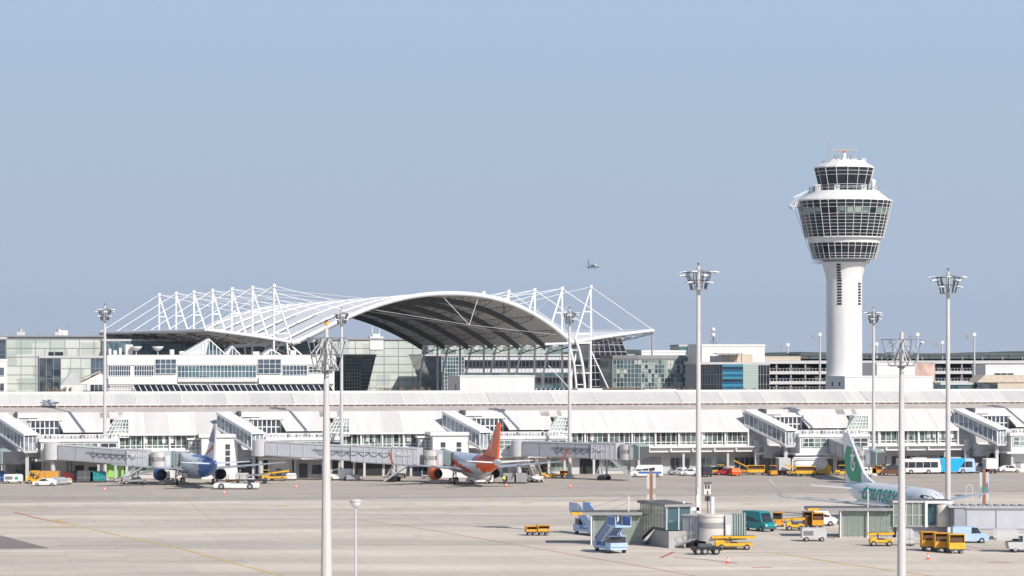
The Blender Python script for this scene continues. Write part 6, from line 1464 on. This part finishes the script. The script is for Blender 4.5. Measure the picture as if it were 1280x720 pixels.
t = V('ground_power_trolley', 'dark wheeled trolley under the short jet bridge', 'trolley', 883, 693, 5); mb = MB(); mb.box(-1.8,1.8,-.8,.8,.5,.95,'black'); mb.box(-1,.6,-.6,.6,.95,1.3,'dark_steel'); mb.build('body', t); wheels(t, (-1.1,-.3,1.1), (-.8,.8), .42, .3)
loader('yellow and red conveyor cart in front of the right gate house', 1101, 682.5, 0, 'yellow', L=3.4, tilt=.02)
crate('light grey container trolley half behind the thick near mast', 1136, 682.5, 0, 'light_grey', 1.2, 1.2, 2.2)
for i, (px, lab) in enumerate(((1161,'yellow baggage trailer, leftmost of three under the right gate house'),(1177,'yellow baggage trailer, middle one of three under the right gate house'),(1195,'yellow baggage trailer, rightmost of three under the right gate house'))): cart(lab, px, 688.5+i*1.6, 2, 1, 'amber' if i < 2 else 'yellow', 'yellow baggage trailers under the right gate house', 2.3, 1.9)
van('pale blue pickup truck under the long pale jet bridge', 1212, 678.5, 0, 'pale_blue', 4.6, 2.1)
stair_truck('grey wheeled stair end cut off by the right edge', 1290, 690, 180, 'light_grey', 'light_grey', 1.6, 'light_grey')
for px, py, lab in ((131,614,'orange traffic cone left of the blue and silver jet'),(280,618,'orange traffic cone in front of the towing tractor'),(370,610.5,'orange traffic cone on open apron left of the near thick mast'),(633,609,'orange traffic cone behind the orange jet tail'),(713,609.5,'orange traffic cone right of the third jet bridge wheels'),(909.5,704.5,'orange traffic cone nearest the left gate house'),(1160,699.5,'orange and white traffic cone in front of the yellow trailers'),(1121,594.5,'orange traffic cone beside the brown minivan')): cone(px, py, lab=lab)
# --- people
def person(label, px, py, deg, top='hivis', legs='navy', arms=((.12,.25,.95),(-.1,-.3,.95))):
    t = thing('person', label, 'person', gp(px, py), R(deg)); t.scale = (1.1,)*3
    P = [(0,0,.95),(0,0,1.15),(0,0,1.38),(.02,0,1.50),(.03,0,1.64), (0,.19,1.40),(.05,.27,1.14),(arms[0][0]+.1,arms[0][1],arms[0][2]), (0,-.19,1.40),(.02,-.27,1.14),(arms[1][0]+.1,arms[1][1],arms[1][2]), (0,.1,.90),(.08,.12,.5),(0,.13,.08),(.16,.14,.05), (0,-.1,.90),(-.06,-.12,.5),(-.1,-.13,.08),(.06,-.14,.05)]
    E = [(0,1),(1,2),(2,3),(3,4),(2,5),(5,6),(6,7),(2,8),(8,9),(9,10),(0,11),(11,12),(12,13),(13,14),(0,15),(15,16),(16,17),(17,18)]
    Rr = [.15,.14,.16,.07,.11,.07,.055,.04,.07,.055,.04,.11,.075,.055,.05,.11,.075,.055,.05]
    me = bpy.data.meshes.new('body'); me.from_pydata(P, E, []); o = bpy.data.objects.new('body', me); COL.objects.link(o)
    sk = o.modifiers.new('skin', 'SKIN'); su = o.modifiers.new('sub', 'SUBSURF'); su.levels = 1; su.render_levels = 1
    for i, v in enumerate(me.skin_vertices[0].data): v.radius = (Rr[i]*(.8 if i in (0,1,2) else 1), Rr[i]*(1.15 if i in (0,1,2) else 1)); v.use_root = (i == 0)
    dg = bpy.context.evaluated_depsgraph_get(); m2 = bpy.data.meshes.new_from_object(o.evaluated_get(dg)); bpy.data.objects.remove(o)
    for k in (top, legs, 'skin', 'brown_box'): m2.materials.append(MATS[k])
    for p in m2.polygons:
        c = p.center; p.use_smooth = True
        p.material_index = 2 if (c.z > 1.46 and (c.z < 1.66)) or (abs(c.y) > .2 and c.z < 1.0 and c.z > .85) else (3 if c.z >= 1.66 else (0 if c.z > .98 else 1))
    b = bpy.data.objects.new('body', m2); COL.objects.link(b); b.parent = t
    return t
person('person in yellow high-visibility vest and dark trousers standing behind the orange jet', 630, 605.5, 100)
person('person in dark work clothes standing beside the yellow-vested one', 633.5, 604.8, 200, 'navy', 'navy')
person('person in yellow vest walking between the far-left equipment and the amber truck', 34, 604.5, 180, 'hivis', 'navy')
# --- roof planting behind the pier
def shrub(label, px0, px1, py, sc, n, m_='gravel_roof', hgt=1.1):
    F_ = Frame(px0, sc); wd = F_.u(px1); t = thing('roof_shrubs', label, 'shrubs', F_.o+Vector((0,0,zz(py, sc))), ANG)
    mb = MB()
    for i in range(n):
        x = rng.random()*wd; y = rng.random()*3; hh = hgt*(.4+rng.random()); 
        for k in range(4):
            a = rng.random()*6.28; mb.bar((x,y,0), (x+.35*math.cos(a),y+.35*math.sin(a),hh*(.6+.4*rng.random())), .05, 'brown_post' if k == 0 else 'dry_stem')
            mb.add([(x+.5*math.cos(a+q)*.5,y+.3*math.sin(a+q),hh*(.3+.25*q)) for q in (0,1,2)], [(0,1,2)], 'dry_leaf' if k % 2 else 'dry_stem')
    mb.build('stems', t); o = tree(t)[0]; t['kind'] = 'stuff'; return t
mat('dry_stem', (0.30, 0.24, 0.17), 0.9); mat('dry_leaf', (0.22, 0.19, 0.10), 0.9)
for a in ((752,800,490,5.02,90,'bare brown roof shrubs right of the canopy pylon foot'),(806,842,490,5.0,40,'bare brown roof shrubs below the curved glass building'),(845,876,490,5.0,25,'bare roof shrubs left of the tall mast'),(470,540,490,5.05,50,'bare roof shrubs in front of the pale atrium'),(900,1028,490,5.0,70,'bare roof shrubs along the car park foot'),(1176,1226,490,5.0,30,'bare roof shrubs by the low glass pavilion'),(55,90,490,5.05,40,'bare brown shrubs on the terrace at left')): shrub(a[5], *a[:5])
# white box behind the pier and rows of skylights
t, F_, wd, zt = block('white_plant_room', 'plain white plant room with grey end wall below the canopy', 'building', 575, 668, 471, 5.05, 17, 'white_paint', parapet=False)
mb = MB(); mb.box(-.15, wd+.15, -.15, 17.1, zt, zt+.3, 'white_paint'); mb.build('roof', t)
mb = MB(); mb.box(-.08, 0.01, 5, 6.5, zt-3.4, zt-1.8, 'mid_grey'); mb.build('door', t)
Fk = Frame(669, 5.05); t = thing('skylight_row', 'row of slanting striped skylights right of the plain white plant room', 'skylight', Fk.w(0,0,zz(490,5.05)), ANG)
for k in range(9):
    mb = MB(); x = k*1.15; mb.hexa([(x,0,0),(x+.7,0,0),(x+.7,1.5,0),(x,1.5,0),(x+.55,0,.9),(x+1.1,0,.9),(x+1.1,1.5,.9),(x+.55,1.5,.9)], 'glass_black'); mb.bar((x,-.03,0), (x+.55,-.03,.95), .14, 'steel_white'); mb.build('skylight', t)
t, F_, wd, zt = block('white_parapet_wall', 'low white parapet box at the foot of the near right pylon', 'wall', 722, 753, 485.5, 5.1, 5, 'white_paint', parapet=False)
t, F_, wd, zt = block('long_parapet', 'long low white parapet running right behind the pier roof', 'wall', 806, 846, 486.5, 5.12, 2, 'white_paint', parapet=False)
